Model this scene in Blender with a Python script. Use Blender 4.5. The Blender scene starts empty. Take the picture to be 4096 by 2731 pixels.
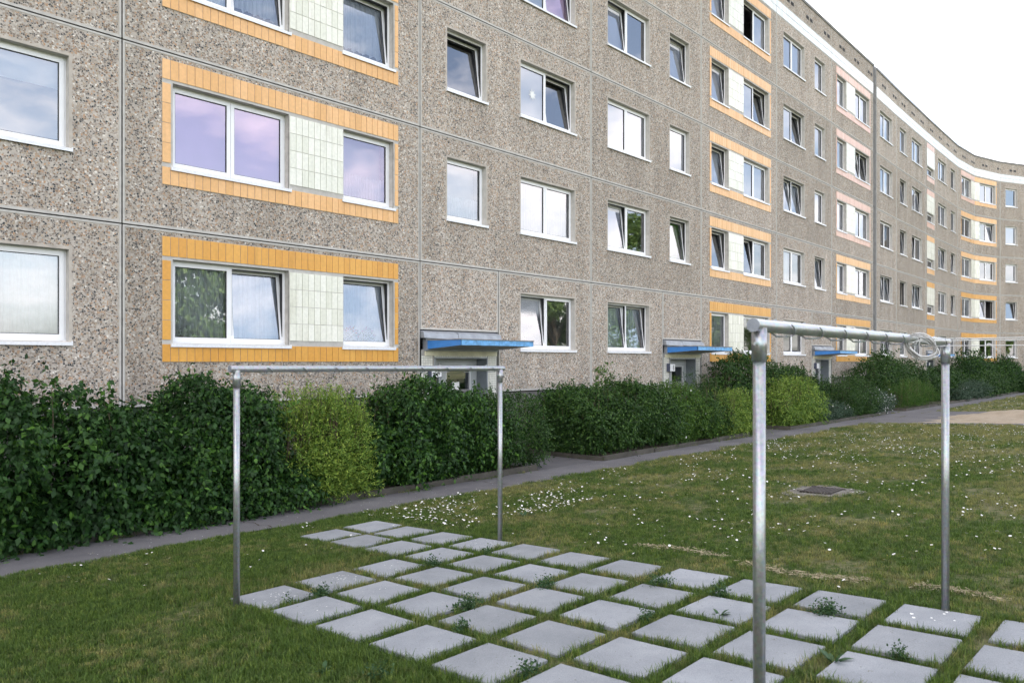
import bpy, math, random
import numpy as np
from math import radians as R, sin, cos, pi

# ------------------------------------------------------------------ camera, sky, sun, exposure
scene = bpy.context.scene
C = scene.collection
HEAD = R(42.345)                       # the camera looks 42 degrees off the line of the facade
cam_d = bpy.data.cameras.new("camera"); cam = bpy.data.objects.new("camera", cam_d); C.objects.link(cam)
cam.location = (0, 0, 1.68)
cam.rotation_euler = (R(90), 0, HEAD - R(90))
cam_d.sensor_width = 36; cam_d.lens = 3080 / 4096 * 36
cam_d.shift_y = 79.5 / 4096
cam_d.clip_start = 0.1; cam_d.clip_end = 3000
cam_d.dof.use_dof = True; cam_d.dof.focus_distance = 13.0; cam_d.dof.aperture_fstop = 4.5
scene.camera = cam
W = bpy.data.worlds.new("World"); scene.world = W; W.use_nodes = True
SUN_EL, SUN_AZ = R(32), R(78)          # azimuth counted from +X towards +Y: the sun stands behind the building
nt = W.node_tree; nt.nodes.clear()
sky = nt.nodes.new("ShaderNodeTexSky"); sky.sky_type = 'NISHITA'; sky.sun_disc = False
sky.sun_elevation = SUN_EL; sky.sun_rotation = R(90) - SUN_AZ
sky.air_density = 1.0; sky.dust_density = 2.2; sky.ozone_density = 1.0
tcn = nt.nodes.new("ShaderNodeTexCoord"); mpn = nt.nodes.new("ShaderNodeMapping")
mpn.inputs['Scale'].default_value = (1, 1, 2.6)
nz = nt.nodes.new("ShaderNodeTexNoise"); nz.inputs['Scale'].default_value = 2.3; nz.inputs['Detail'].default_value = 9; nz.inputs['Roughness'].default_value = .58
rp = nt.nodes.new("ShaderNodeValToRGB"); rp.color_ramp.elements[0].position = .47; rp.color_ramp.elements[1].position = .66
mx = nt.nodes.new("ShaderNodeMix"); mx.data_type = 'RGBA'
hs = nt.nodes.new("ShaderNodeHueSaturation"); hs.inputs['Saturation'].default_value = .72
bg = nt.nodes.new("ShaderNodeBackground"); bg.inputs['Strength'].default_value = .14
wo = nt.nodes.new("ShaderNodeOutputWorld")
nt.links.new(tcn.outputs['Generated'], mpn.inputs['Vector']); nt.links.new(mpn.outputs[0], nz.inputs['Vector'])
nt.links.new(nz.outputs['Fac'], rp.inputs[0]); nt.links.new(rp.outputs['Color'], mx.inputs[0])
nt.links.new(sky.outputs[0], hs.inputs['Color']); nt.links.new(hs.outputs[0], mx.inputs[6])
mx.inputs[7].default_value = (9.5, 8.6, 8.0, 1)       # sunlit cloud
nt.links.new(mx.outputs[2], bg.inputs['Color']); nt.links.new(bg.outputs[0], wo.inputs[0])
sd = bpy.data.lights.new("sun", 'SUN'); sd.energy = 2.6; sd.angle = R(.6); sd.color = (1, .93, .82)
sun = bpy.data.objects.new("sun", sd); C.objects.link(sun)
sun.rotation_euler = (R(90) - SUN_EL, 0, SUN_AZ + R(90))
scene.view_settings.view_transform = 'Standard'; scene.view_settings.look = 'None'
scene.view_settings.exposure = 1.92; scene.view_settings.gamma = 1
scene.render.engine = 'CYCLES'
try:
    scene.cycles.max_bounces = 6; scene.cycles.transparent_max_bounces = 12
except Exception: pass
rng = np.random.default_rng(7); random.seed(7)

def gz(x, y):                          # height of the ground: the lawn falls gently towards the house
    return -.042 * min(max(y, -14.0), 9.4)
gzv = lambda x, y: -.042 * np.clip(y, -14.0, 9.4)

# ------------------------------------------------------------------ materials
def new_mat(name):
    m = bpy.data.materials.new(name); m.use_nodes = True
    n = m.node_tree.nodes; b = n['Principled BSDF']
    return m, n, m.node_tree.links, b
def ramp(n, stops, interp='LINEAR'):
    r = n.new("ShaderNodeValToRGB"); r.color_ramp.interpolation = interp
    e = r.color_ramp.elements
    while len(e) < len(stops): e.new(.5)
    for k, (p, c) in enumerate(stops):
        e[k].position = p; e[k].color = (*c, 1) if len(c) == 3 else c
    return r
def noise(n, l, scale, detail=4, rough=.5, vec=None):
    t = n.new("ShaderNodeTexNoise"); t.inputs['Scale'].default_value = scale
    t.inputs['Detail'].default_value = detail; t.inputs['Roughness'].default_value = rough
    if vec: l.new(vec, t.inputs['Vector'])
    return t
def mixc(n, l, fac, a, b, mode='MIX'):
    m = n.new("ShaderNodeMix"); m.data_type = 'RGBA'; m.blend_type = mode
    for sock, v in ((0, fac), (6, a), (7, b)):
        if hasattr(v, 'is_output') or isinstance(v, bpy.types.NodeSocket): l.new(v, m.inputs[sock])
        elif sock == 0: m.inputs[0].default_value = v
        else: m.inputs[sock].default_value = (*v, 1)
    return m.outputs[2]
def pos(n):
    g = n.new("ShaderNodeNewGeometry"); return g.outputs['Position']
def bump(n, l, b, h, strength=.3, dist=.01):
    q = n.new("ShaderNodeBump"); q.inputs['Strength'].default_value = strength; q.inputs['Distance'].default_value = dist
    l.new(h, q.inputs['Height']); l.new(q.outputs[0], b.inputs['Normal'])

def plain(name, col, rough=.6, metal=0, var=.12, scale=6, spec=.5, bumpy=0):
    m, n, l, b = new_mat(name)
    t = noise(n, l, scale, 5, .6, pos(n))
    lo = [c * (1 - var) for c in col]; hi = [min(1, c * (1 + var)) for c in col]
    r = ramp(n, [(.3, lo), (.7, hi)]); l.new(t.outputs['Fac'], r.inputs[0]); l.new(r.outputs[0], b.inputs['Base Color'])
    b.inputs['Roughness'].default_value = rough; b.inputs['Metallic'].default_value = metal
    b.inputs['Specular IOR Level'].default_value = spec
    if bumpy: bump(n, l, b, t.outputs['Fac'], bumpy, .004)
    return m

def m_pebble():
    m, n, l, b = new_mat("exposed_pebble_concrete")
    p = pos(n)
    mp = n.new("ShaderNodeMapping"); l.new(p, mp.inputs[0]); mp.inputs['Scale'].default_value = (1, 1, 1)
    wob = noise(n, l, 30, 2, .5, p)
    add = n.new("ShaderNodeVectorMath"); add.operation = 'MULTIPLY_ADD'
    l.new(wob.outputs['Color'], add.inputs[0]); add.inputs[1].default_value = (.02, .02, .02); l.new(p, add.inputs[2])
    cols = []
    v = n.new("ShaderNodeTexVoronoi"); v.inputs['Scale'].default_value = 37; l.new(add.outputs[0], v.inputs['Vector'])
    ve = n.new("ShaderNodeTexVoronoi"); ve.feature = 'DISTANCE_TO_EDGE'; ve.inputs['Scale'].default_value = 37; l.new(add.outputs[0], ve.inputs['Vector'])
    sep = n.new("ShaderNodeSeparateColor"); l.new(v.outputs['Color'], sep.inputs[0])
    st = ramp(n, [(0, (.05, .055, .06)), (.10, (.13, .12, .115)), (.2, (.27, .19, .13)), (.33, (.36, .32, .28)), (.5, (.42, .35, .27)),
                  (.6, (.50, .46, .42)), (.70, (.22, .185, .155)), (.80, (.46, .30, .19)), (.88, (.58, .54, .49)), (.95, (.74, .72, .68))], 'CONSTANT')
    l.new(sep.outputs[0], st.inputs[0])
    # grout between the stones, and cells without a stone at all
    gr = noise(n, l, 9, 4, .6, p)
    grc = ramp(n, [(.3, (.40, .37, .335)), (.7, (.54, .505, .46))]); l.new(gr.outputs['Fac'], grc.inputs[0])
    edge = ramp(n, [(.05, (0, 0, 0)), (.11, (1, 1, 1))]); l.new(ve.outputs['Distance'], edge.inputs[0])
    has = n.new("ShaderNodeMath"); has.operation = 'LESS_THAN'; has.inputs[1].default_value = .86; l.new(sep.outputs[1], has.inputs[0])
    at = n.new("ShaderNodeAttribute"); at.attribute_name = 'm'
    nb = noise(n, l, 22, 3, .6, p)
    ms = n.new("ShaderNodeMath"); ms.operation = 'ADD'; l.new(at.outputs['Fac'], ms.inputs[0]); l.new(nb.outputs['Fac'], ms.inputs[1])
    th = n.new("ShaderNodeMath"); th.operation = 'GREATER_THAN'; th.inputs[1].default_value = 1.03; l.new(ms.outputs[0], th.inputs[0])
    f1 = n.new("ShaderNodeMath"); f1.operation = 'MULTIPLY'; l.new(edge.outputs[0], f1.inputs[0]); l.new(has.outputs[0], f1.inputs[1])
    f2 = n.new("ShaderNodeMath"); f2.operation = 'MULTIPLY'; l.new(f1.outputs[0], f2.inputs[0]); l.new(th.outputs[0], f2.inputs[1])
    c = mixc(n, l, f2.outputs[0], grc.outputs[0], st.outputs[0])
    # weathering: broad clouds and faint vertical runs
    mp2 = n.new("ShaderNodeMapping"); mp2.inputs['Scale'].default_value = (2.2, 2.2, .35); l.new(p, mp2.inputs[0])
    big = noise(n, l, 1.0, 5, .6, mp2.outputs[0])
    br = ramp(n, [(.3, (.84, .83, .81)), (.72, (1.12, 1.11, 1.10))]); l.new(big.outputs['Fac'], br.inputs[0])
    c = mixc(n, l, 1.0, c, br.outputs[0], 'MULTIPLY')
    oi = n.new("ShaderNodeObjectInfo"); orr = ramp(n, [(0, (.86, .835, .80)), (1, (1.06, 1.03, 1.0))]); l.new(oi.outputs['Random'], orr.inputs[0])
    c = mixc(n, l, 1.0, c, orr.outputs[0], 'MULTIPLY')
    l.new(c, b.inputs['Base Color']); b.inputs['Roughness'].default_value = .8; b.inputs['Specular IOR Level'].default_value = .35
    h = n.new("ShaderNodeMath"); h.operation = 'MULTIPLY'; l.new(v.outputs['Distance'], h.inputs[0]); l.new(f2.outputs[0], h.inputs[1])
    bump(n, l, b, h.outputs[0], .5, -.02)
    return m

def m_tile(name, a, bcol, rough=.35):
    m, n, l, b = new_mat(name)
    at = n.new("ShaderNodeAttribute"); at.attribute_name = 'm'
    r = ramp(n, [(0, a), (1, bcol)]); l.new(at.outputs['Fac'], r.inputs[0])
    t = noise(n, l, 18, 4, .6, pos(n)); rr = ramp(n, [(.3, (.9, .9, .9)), (.75, (1.06, 1.06, 1.06))]); l.new(t.outputs['Fac'], rr.inputs[0])
    c = mixc(n, l, 1.0, r.outputs[0], rr.outputs[0], 'MULTIPLY')
    mp = n.new("ShaderNodeMapping"); mp.inputs['Scale'].default_value = (7, 7, .8); l.new(pos(n), mp.inputs[0])
    s = noise(n, l, 1.0, 4, .6, mp.outputs[0]); sr = ramp(n, [(.55, (1, 1, 1)), (.8, (.82, .80, .76))]); l.new(s.outputs['Fac'], sr.inputs[0])
    c = mixc(n, l, 1.0, c, sr.outputs[0], 'MULTIPLY')
    l.new(c, b.inputs['Base Color']); b.inputs['Roughness'].default_value = rough
    return m

def m_glass(name="window_glass", tint=(.90, .93, 1, 1)):
    m, n, l, b = new_mat(name); n.remove(b)
    out = n['Material Output']
    tr = n.new("ShaderNodeBsdfTransparent"); tr.inputs[0].default_value = (.86, .9, .92, 1)
    gl = n.new("ShaderNodeBsdfGlossy"); gl.inputs['Roughness'].default_value = .012; gl.inputs[0].default_value = tint
    fr = n.new("ShaderNodeFresnel"); fr.inputs['IOR'].default_value = 3.0
    t = noise(n, l, 1.3, 2, .5, pos(n)); q = n.new("ShaderNodeBump"); q.inputs['Strength'].default_value = .05; q.inputs['Distance'].default_value = .03
    l.new(t.outputs['Fac'], q.inputs['Height']); l.new(q.outputs[0], gl.inputs['Normal'])
    mx = n.new("ShaderNodeMixShader"); l.new(fr.outputs[0], mx.inputs[0]); l.new(tr.outputs[0], mx.inputs[1]); l.new(gl.outputs[0], mx.inputs[2])
    l.new(mx.outputs[0], out.inputs[0]); return m

def m_leaf(name, dark, mid, light, tr=.28, rough=.5):
    m, n, l, b = new_mat(name)
    at = n.new("ShaderNodeAttribute"); at.attribute_name = 'm'
    r = ramp(n, [(0, dark), (.55, mid), (1, light)]); l.new(at.outputs['Fac'], r.inputs[0])
    l.new(r.outputs[0], b.inputs['Base Color']); b.inputs['Roughness'].default_value = rough
    b.inputs['Specular IOR Level'].default_value = .28
    tl = n.new("ShaderNodeBsdfTranslucent"); l.new(r.outputs[0], tl.inputs[0])
    mx = n.new("ShaderNodeMixShader"); mx.inputs[0].default_value = tr
    l.new(b.outputs[0], mx.inputs[1]); l.new(tl.outputs[0], mx.inputs[2]); l.new(mx.outputs[0], n['Material Output'].inputs[0])
    return m

def lawn_colour(n, l, blade):
    p = pos(n)
    a = noise(n, l, .8, 6, .7, p); c1 = noise(n, l, 9, 5, .7, p); c2 = noise(n, l, 26, 4, .7, p)
    if blade:
        g = ramp(n, [(.30, (.046, .094, .015)), (.5, (.086, .152, .030)), (.70, (.142, .212, .052))])
        dry = (.25, .25, .11)
    else:
        g = ramp(n, [(.30, (.030, .048, .012)), (.5, (.058, .088, .022)), (.70, (.11, .125, .045))])
        dry = (.20, .185, .10)
    l.new(c2.outputs['Fac'], g.inputs[0])
    s = n.new("ShaderNodeMath"); s.operation = 'ADD'; l.new(a.outputs['Fac'], s.inputs[0])
    s2 = n.new("ShaderNodeMath"); s2.operation = 'MULTIPLY'; s2.inputs[1].default_value = .8; l.new(c1.outputs['Fac'], s2.inputs[0]); l.new(s2.outputs[0], s.inputs[1])
    # the lawn is drier towards the far end
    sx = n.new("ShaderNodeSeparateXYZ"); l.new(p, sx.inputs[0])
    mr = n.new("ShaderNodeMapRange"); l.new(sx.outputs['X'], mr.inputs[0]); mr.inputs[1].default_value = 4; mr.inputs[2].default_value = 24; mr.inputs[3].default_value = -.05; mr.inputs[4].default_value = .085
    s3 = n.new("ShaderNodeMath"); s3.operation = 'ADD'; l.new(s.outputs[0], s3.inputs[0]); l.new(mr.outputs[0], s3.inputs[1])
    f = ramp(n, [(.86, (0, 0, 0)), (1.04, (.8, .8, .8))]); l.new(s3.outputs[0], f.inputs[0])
    return mixc(n, l, f.outputs[0], g.outputs[0], dry), c2

def m_lawn():
    m, n, l, b = new_mat("lawn_ground")
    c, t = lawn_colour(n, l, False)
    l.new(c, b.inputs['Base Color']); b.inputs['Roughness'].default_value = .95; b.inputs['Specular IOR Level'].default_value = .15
    bump(n, l, b, t.outputs['Fac'], .9, .05); return m
def m_blade():
    m, n, l, b = new_mat("grass_blade")
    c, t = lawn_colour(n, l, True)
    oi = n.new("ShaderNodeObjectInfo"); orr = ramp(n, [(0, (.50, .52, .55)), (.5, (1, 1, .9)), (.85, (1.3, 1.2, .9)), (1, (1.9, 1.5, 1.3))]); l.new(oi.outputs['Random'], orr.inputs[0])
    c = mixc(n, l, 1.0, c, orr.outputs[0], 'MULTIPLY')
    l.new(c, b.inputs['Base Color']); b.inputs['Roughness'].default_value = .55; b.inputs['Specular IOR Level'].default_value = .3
    tl = n.new("ShaderNodeBsdfTranslucent"); l.new(c, tl.inputs[0])
    mx = n.new("ShaderNodeMixShader"); mx.inputs[0].default_value = .35
    l.new(b.outputs[0], mx.inputs[1]); l.new(tl.outputs[0], mx.inputs[2]); l.new(mx.outputs[0], n['Material Output'].inputs[0])
    return m
def m_speck(name, lo, hi, speck, sc=90, thr=.7, rough=.85, big=1.2):
    m, n, l, b = new_mat(name); p = pos(n)
    a = noise(n, l, big, 6, .65, p); r = ramp(n, [(.3, lo), (.7, hi)]); l.new(a.outputs['Fac'], r.inputs[0])
    s = noise(n, l, sc, 2, .5, p); sr = ramp(n, [(thr - .02, (0, 0, 0)), (thr, (1, 1, 1))]); l.new(s.outputs['Fac'], sr.inputs[0])
    fine = noise(n, l, 160, 2, .6, p); fr = ramp(n, [(.3, (.8, .8, .8)), (.7, (1.15, 1.15, 1.15))]); l.new(fine.outputs['Fac'], fr.inputs[0])
    c = mixc(n, l, 1.0, r.outputs[0], fr.outputs[0], 'MULTIPLY')
    c = mixc(n, l, sr.outputs[0], c, speck)
    oi = n.new("ShaderNodeObjectInfo"); orr = ramp(n, [(0, (.88, .88, .87)), (1, (1.08, 1.08, 1.08))]); l.new(oi.outputs['Random'], orr.inputs[0]); c = mixc(n, l, 1.0, c, orr.outputs[0], 'MULTIPLY')
    l.new(c, b.inputs['Base Color']); b.inputs['Roughness'].default_value = rough; b.inputs['Specular IOR Level'].default_value = .3
    bump(n, l, b, fine.outputs['Fac'], .25, .004); return m
def m_galv():
    m, n, l, b = new_mat("galvanised_steel"); p = pos(n)
    t = noise(n, l, 55, 4, .7, p); v = n.new("ShaderNodeTexVoronoi"); v.inputs['Scale'].default_value = 70; l.new(p, v.inputs[0])
    r = ramp(n, [(.3, (.31, .325, .335)), (.7, (.43, .445, .455))]); l.new(t.outputs['Fac'], r.inputs[0])
    c = mixc(n, l, .15, r.outputs[0], v.outputs['Color'], 'SOFT_LIGHT'); l.new(c, b.inputs['Base Color'])
    b.inputs['Metallic'].default_value = .75
    rr = ramp(n, [(.3, (.28,) * 3), (.7, (.38,) * 3)]); l.new(t.outputs['Fac'], rr.inputs[0]); l.new(rr.outputs[0], b.inputs['Roughness'])
    bump(n, l, b, t.outputs['Fac'], .05, .002); return m

M = dict(
 pebble=m_pebble(), cement=plain("plain_concrete", (.49, .47, .435), .85, 0, .14, 8, .3, .2),
 joint=plain("joint_mastic", (.05, .05, .048), .9), interior=plain("room_interior", (.24, .23, .23), .9, var=.3, scale=.6),
 o_low=m_tile("amber_tile", (.66, .31, .045), (.74, .38, .07)), o_mid=m_tile("veiled_orange_tile", (.74, .41, .15), (.82, .48, .21)),  # second orange: overexposed paleness of the upper rows put into the tile colour
 o_pink=m_tile("salmon_tile", (.66, .40, .30), (.74, .48, .38)), white_tile=m_tile("cream_glazed_tile", (.72, .72, .61), (.85, .84, .75), .25),
 fascia_tile=m_tile('fascia_tile', (.76, .79, .80), (.88, .90, .90), .25), mosaic=m_tile("white_mosaic", (.70, .69, .62), (.80, .79, .73), .3), grout=plain("grey_grout", (.32, .31, .29), .9),
 upvc=plain("white_window_plastic", (.82, .82, .83), .3, 0, .03, 3), gasket_shade=plain("dark_rubber_and_shade", (.02, .02, .022), .6),  # the black serves as rubber seal and as painted shade in the sash
 sill=plain("white_coated_sill", (.76, .77, .79), .35, 0, .1, 25), glass=m_glass(), lilac_glass=m_glass('lilac_coated_glass', (.98, .85, 1, 1)),
 lace=plain("white_net_curtain", (.86, .87, .90), .9, 0, .06, 14), blind=plain("pale_roller_blind", (.84, .82, .86), .8, 0, .03, 3),
 violet=plain("lilac_blind_fabric", (.85, .66, .88), .8, 0, .04, 2), slat=plain("venetian_slat", (.74, .76, .78), .5, 0, .04), greenc=plain("green_curtain", (.22, .42, .06), .9, 0, .2, 9),
 lead=plain("weathered_zinc", (.30, .32, .35), .5, .3, .2, 5, .5, .2), blue=plain("blue_painted_sheet", (.055, .235, .62), .35, 0, .1, 7), blue_f=plain("faded_blue_sheet", (.13, .36, .66), .45, 0, .35, 9),
 soffit=plain("grey_soffit", (.42, .42, .41), .7), cream=plain("cream_render", (.66, .63, .47), .8), door=plain("grey_painted_door", (.42, .44, .45), .45, 0, .05), reveal=plain("blue_grey_reveal", (.20, .225, .25), .7, 0, .1),
 black=plain("black_plate", (.015, .015, .016), .4), sign=plain("white_sign_face", (.80, .81, .83), .35, 0, .02), signside=plain("dark_sign_side", (.06, .07, .11), .4), paper=plain("white_paper", (.82, .82, .8), .7, 0, .02),
 plinth=plain("dark_plinth_concrete", (.20, .19, .175), .9, 0, .25, 3), roofing=plain("dark_roofing", (.10, .10, .10), .9), coping=plain("weathered_coping", (.21, .205, .20), .85, 0, .3, 4, .3, .3),
 galv=m_galv(), cap=plain("dull_pipe_end", (.30, .32, .36), .6, .5, .15, 30), rope=plain("grey_plastic_line", (.34, .33, .31), .35, 0, .2, 40), white_rope=plain("white_plastic_line", (.62, .62, .61), .4, 0, .04),
 slab=m_speck("concrete_slab", (.225, .24, .258), (.325, .34, .36), (.16, .155, .14), 42, .73, .8, 2.2),
 asphalt=m_speck("worn_asphalt", (.095, .092, .098), (.16, .155, .16), (.34, .32, .30), 70, .72, .9, .9),
 kerb=m_speck("old_kerb_concrete", (.05, .046, .04), (.115, .105, .09), (.05, .07, .03), 20, .66, .95, 2.5),
 worn=m_speck('worn_concrete_and_dirt', (.11, .10, .085), (.24, .225, .20), (.05, .06, .03), 24, .62, .95, 4), soil=m_speck("bed_soil", (.035, .028, .02), (.07, .055, .038), (.15, .12, .08), 40, .68, .97, 4),
 sand=m_speck("pale_sand", (.30, .245, .175), (.42, .35, .265), (.2, .15, .1), 30, .74, .95, 2.5),
 lawn=m_lawn(), blade=m_blade(), iron=plain("rusty_iron", (.07, .06, .055), .7, .4, .4, 30),
 bark=plain("brown_bark", (.10, .075, .05), .9, 0, .3, 30, .3, .3), petal=plain("white_petal", (.72, .72, .71), .6, 0, .02), yolk=plain("yellow_floret", (.70, .48, .04), .7),
 orange_petal=plain("orange_petal", (.70, .16, .02), .6), pink_petal=plain("pink_petal", (.62, .25, .42), .6), clay=plain("clay_pot", (.30, .12, .06), .8), straw=plain("dry_straw", (.36, .31, .20), .9, 0, .2, 20),
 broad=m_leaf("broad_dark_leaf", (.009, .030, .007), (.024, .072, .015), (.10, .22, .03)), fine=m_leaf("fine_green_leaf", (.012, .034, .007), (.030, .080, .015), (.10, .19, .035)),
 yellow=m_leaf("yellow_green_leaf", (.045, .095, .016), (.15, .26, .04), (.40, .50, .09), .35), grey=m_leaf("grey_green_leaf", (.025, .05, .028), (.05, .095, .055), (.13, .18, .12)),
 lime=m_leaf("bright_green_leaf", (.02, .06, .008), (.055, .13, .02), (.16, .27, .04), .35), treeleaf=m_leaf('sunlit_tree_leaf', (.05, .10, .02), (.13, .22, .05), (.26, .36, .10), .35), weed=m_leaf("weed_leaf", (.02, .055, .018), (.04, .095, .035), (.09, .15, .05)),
)

# ------------------------------------------------------------------ mesh helpers
class MB:
    def __init__(s): s.v = []; s.f = []; s.m = []; s.a = []; s.smooth = False
    def quad(s, p, mat=0, a=1.0):
        k = len(s.v); s.v += [tuple(q) for q in p]; s.f.append(tuple(range(k, k + len(p)))); s.m.append(mat)
        s.a += list(a) if hasattr(a, '__len__') else [a] * len(p)
    def hexa(s, c, mat=0, a=1.0):      # 8 corners: 4 of one end, 4 of the other, same winding
        k = len(s.v); s.v += [tuple(q) for q in c]; s.a += [a] * 8
        for f in ((3, 2, 1, 0), (4, 5, 6, 7), (0, 1, 5, 4), (1, 2, 6, 5), (2, 3, 7, 6), (3, 0, 4, 7)):
            s.f.append(tuple(k + i for i in f)); s.m.append(mat)
    def box(s, x0, y0, z0, x1, y1, z1, mat=0, a=1.0):
        s.hexa([(x0, y0, z0), (x1, y0, z0), (x1, y1, z0), (x0, y1, z0), (x0, y0, z1), (x1, y0, z1), (x1, y1, z1), (x0, y1, z1)], mat, a)
    def tube(s, pts, r, n=10, mat=0, caps=True, a=1.0):
        pts = [np.array(p, float) for p in pts]; k0 = len(s.v); rs = r if hasattr(r, '__len__') else [r] * len(pts)
        up = None
        for i, p in enumerate(pts):
            t = pts[min(i + 1, len(pts) - 1)] - pts[max(i - 1, 0)]; t = t / (np.linalg.norm(t) + 1e-9)
            if up is None: up = np.array([0, 0, 1.0]) if abs(t[2]) < .9 else np.array([1.0, 0, 0])
            u = up - t * (up @ t); u /= (np.linalg.norm(u) + 1e-9); up = u; w = np.cross(t, u)
            for j in range(n):
                q = 2 * pi * j / n; s.v.append(tuple(p + rs[i] * (cos(q) * u + sin(q) * w))); s.a.append(a)
        for i in range(len(pts) - 1):
            for j in range(n):
                b = k0 + i * n; s.f.append((b + j, b + (j + 1) % n, b + n + (j + 1) % n, b + n + j)); s.m.append(mat)
        if caps:
            s.f.append(tuple(k0 + j for j in range(n))[::-1]); s.m.append(mat)
            b = k0 + (len(pts) - 1) * n; s.f.append(tuple(b + j for j in range(n))); s.m.append(mat)
    def build(s, name, mats, parent=None, smooth=False):
        me = bpy.data.meshes.new(name)
        o3 = np.array(parent_world(parent)) if parent is not None else np.zeros(3)
        v = (np.array(s.v, float).reshape(-1, 3) - o3)
        me.from_pydata(v.tolist(), [], s.f)
        mats = mats if isinstance(mats, (list, tuple)) else [mats]
        for q in mats: me.materials.append(q)
        me.polygons.foreach_set('material_index', s.m)
        at = me.attributes.new('m', 'FLOAT', 'POINT'); at.data.foreach_set('value', s.a)
        if smooth: me.polygons.foreach_set('use_smooth', [len(f) == 4 for f in s.f])
        me.update()
        o = bpy.data.objects.new(name, me); C.objects.link(o)
        if parent is not None: o.parent = parent
        return o
def parent_world(p):
    x = np.array(p.location)
    while p.parent is not None: p = p.parent; x = x + np.array(p.location)
    return x
def tag(o, label=None, cat=None, group=None, kind=None):
    if label: o['label'] = label
    if cat: o['category'] = cat
    if group: o['group'] = group
    if kind: o['kind'] = kind
    return o
def thing(name, label, cat, loc, group=None):
    o = bpy.data.objects.new(name, None); C.objects.link(o); o.location = loc; o.empty_display_size = .2
    return tag(o, label, cat, group)
def mesh_np(name, V, Fc, att, mat, parent=None, smooth=False):    # V (n,3), Fc (m,k) of equal k
    me = bpy.data.meshes.new(name); n, m, k = len(V), len(Fc), Fc.shape[1]
    if parent is not None: V = V - parent_world(parent)
    me.vertices.add(n); me.vertices.foreach_set('co', V.astype(np.float32).ravel())
    me.loops.add(m * k); me.loops.foreach_set('vertex_index', Fc.astype(np.int32).ravel())
    me.polygons.add(m); me.polygons.foreach_set('loop_start', np.arange(0, m * k, k, dtype=np.int32))
    me.update(calc_edges=True)
    at = me.attributes.new('m', 'FLOAT', 'POINT'); at.data.foreach_set('value', att.astype(np.float32))
    me.materials.append(mat)
    if smooth: me.polygons.foreach_set('use_smooth', np.ones(m, bool))
    o = bpy.data.objects.new(name, me); C.objects.link(o)
    if parent is not None: o.parent = parent
    return o

# ------------------------------------------------------------------ ground, path, kerbs
def sheet(name, xs, ys, off, mat, mask=None, zf=gz):
    b = MB(); idx = {}
    for i, x in enumerate(xs):
        for j, y in enumerate(ys):
            idx[i, j] = len(b.v); b.v.append((x, y, zf(x, y) + off)); b.a.append(1.0)
    for i in range(len(xs) - 1):
        for j in range(len(ys) - 1):
            b.f.append((idx[i, j], idx[i + 1, j], idx[i + 1, j + 1], idx[i, j + 1])); b.m.append(0)
    o = b.build(name, mat); tag(o, kind='structure'); return o
sheet("lawn", [-900, -200, -50, -10, 0, 5, 10, 20, 30, 50, 80, 160, 400, 900], [-900, -200, -50, -14, -8, -2, 0, 2, 4, 6, 8, 9.4, 12, 30, 60, 200, 900], 0, M['lawn'])
def edge_y(x): return 8.45 + .07 * sin(x * 1.9) + .05 * sin(x * 5.3 + 1) + .02 * sin(x * 17)
def strip(name, pts_a, pts_b, off, mat):
    b = MB()
    for (p, q, r, s_) in zip(pts_a, pts_a[1:], pts_b[1:], pts_b):
        b.quad([(c[0], c[1], gz(*c) + off) for c in (p, q, r, s_)])
    return tag(b.build(name, mat), kind='structure')
bend = [(62, 0), (66, -.9), (70, -2.4), (75, -5), (82, -9.5)]
def bendy(x):                                         # the far end of everything swings round with the curved house
    if x <= 62: return 0.
    for (a, b_), (c, d_) in zip(bend, bend[1:]):
        if x <= c: return b_ + (d_ - b_) * (x - a) / (c - a)
    return -9.5
xs = np.linspace(-12, 82, 300)
strip("footpath", [(x, edge_y(x) + bendy(x)) for x in xs], [(x, 9.5 + bendy(x)) for x in xs], .006, M['asphalt'])
for k, (a, b_) in enumerate(((11.22, 13.04), (20.3, 22.7), (32.2, 34.6), (51.2, 53.0))):
    strip("entrance_path", [(a, 9.5), (b_, 9.5)], [(a, 12.2), (b_, 12.2)], .008, M['asphalt'])
# cross pavement with sand drifted over it
def wob(t, s=0): return .16 * sin(t * 2.1 + s) + .09 * sin(t * 5.7 + s * 2)
ys = np.linspace(-6, 8.42, 50)
strip("cross_pavement", [(26.2 + .05 * (8.4 - y) + wob(y), y) for y in ys], [(34.55 + wob(y, 2), y) for y in ys], .010, M['asphalt'])
b = MB(); nx, ny = 46, 60
sx = np.linspace(26.9, 33.2, nx); sy = np.linspace(-5, 7.2, ny); idx = {}
for i, x in enumerate(sx):
    for j, y in enumerate(sy):
        e = min((x - 26.9) / 1.3, (33.2 - x) / 1.6, (7.2 - y) / 1.2, (y + 5) / 1.0)
        h = .012 + max(0, min(1, e)) * (.05 + .05 * sin(x * 1.7 + y) + .035 * sin(x * 3.9 - y * 2.3) + .02 * sin(7 * x + 5 * y)) - (1 - min(1, max(0, e * 3))) * (.03 + .03 * sin(x * 4) * sin(y * 5))
        if 29.5 < x < 32 and 3 < y < 6: h += .12 * sin((x - 29.5) / 2.5 * pi) * sin((y - 3) / 3 * pi)
        idx[i, j] = len(b.v); b.v.append((x, y, gz(x, y) + h)); b.a.append(1)
for i in range(nx - 1):
    for j in range(ny - 1):
        b.f.append((idx[i, j], idx[i + 1, j], idx[i + 1, j + 1], idx[i, j + 1])); b.m.append(0)
o = b.build("sand", M['sand'], smooth=True); tag(o, kind='structure')

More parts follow.
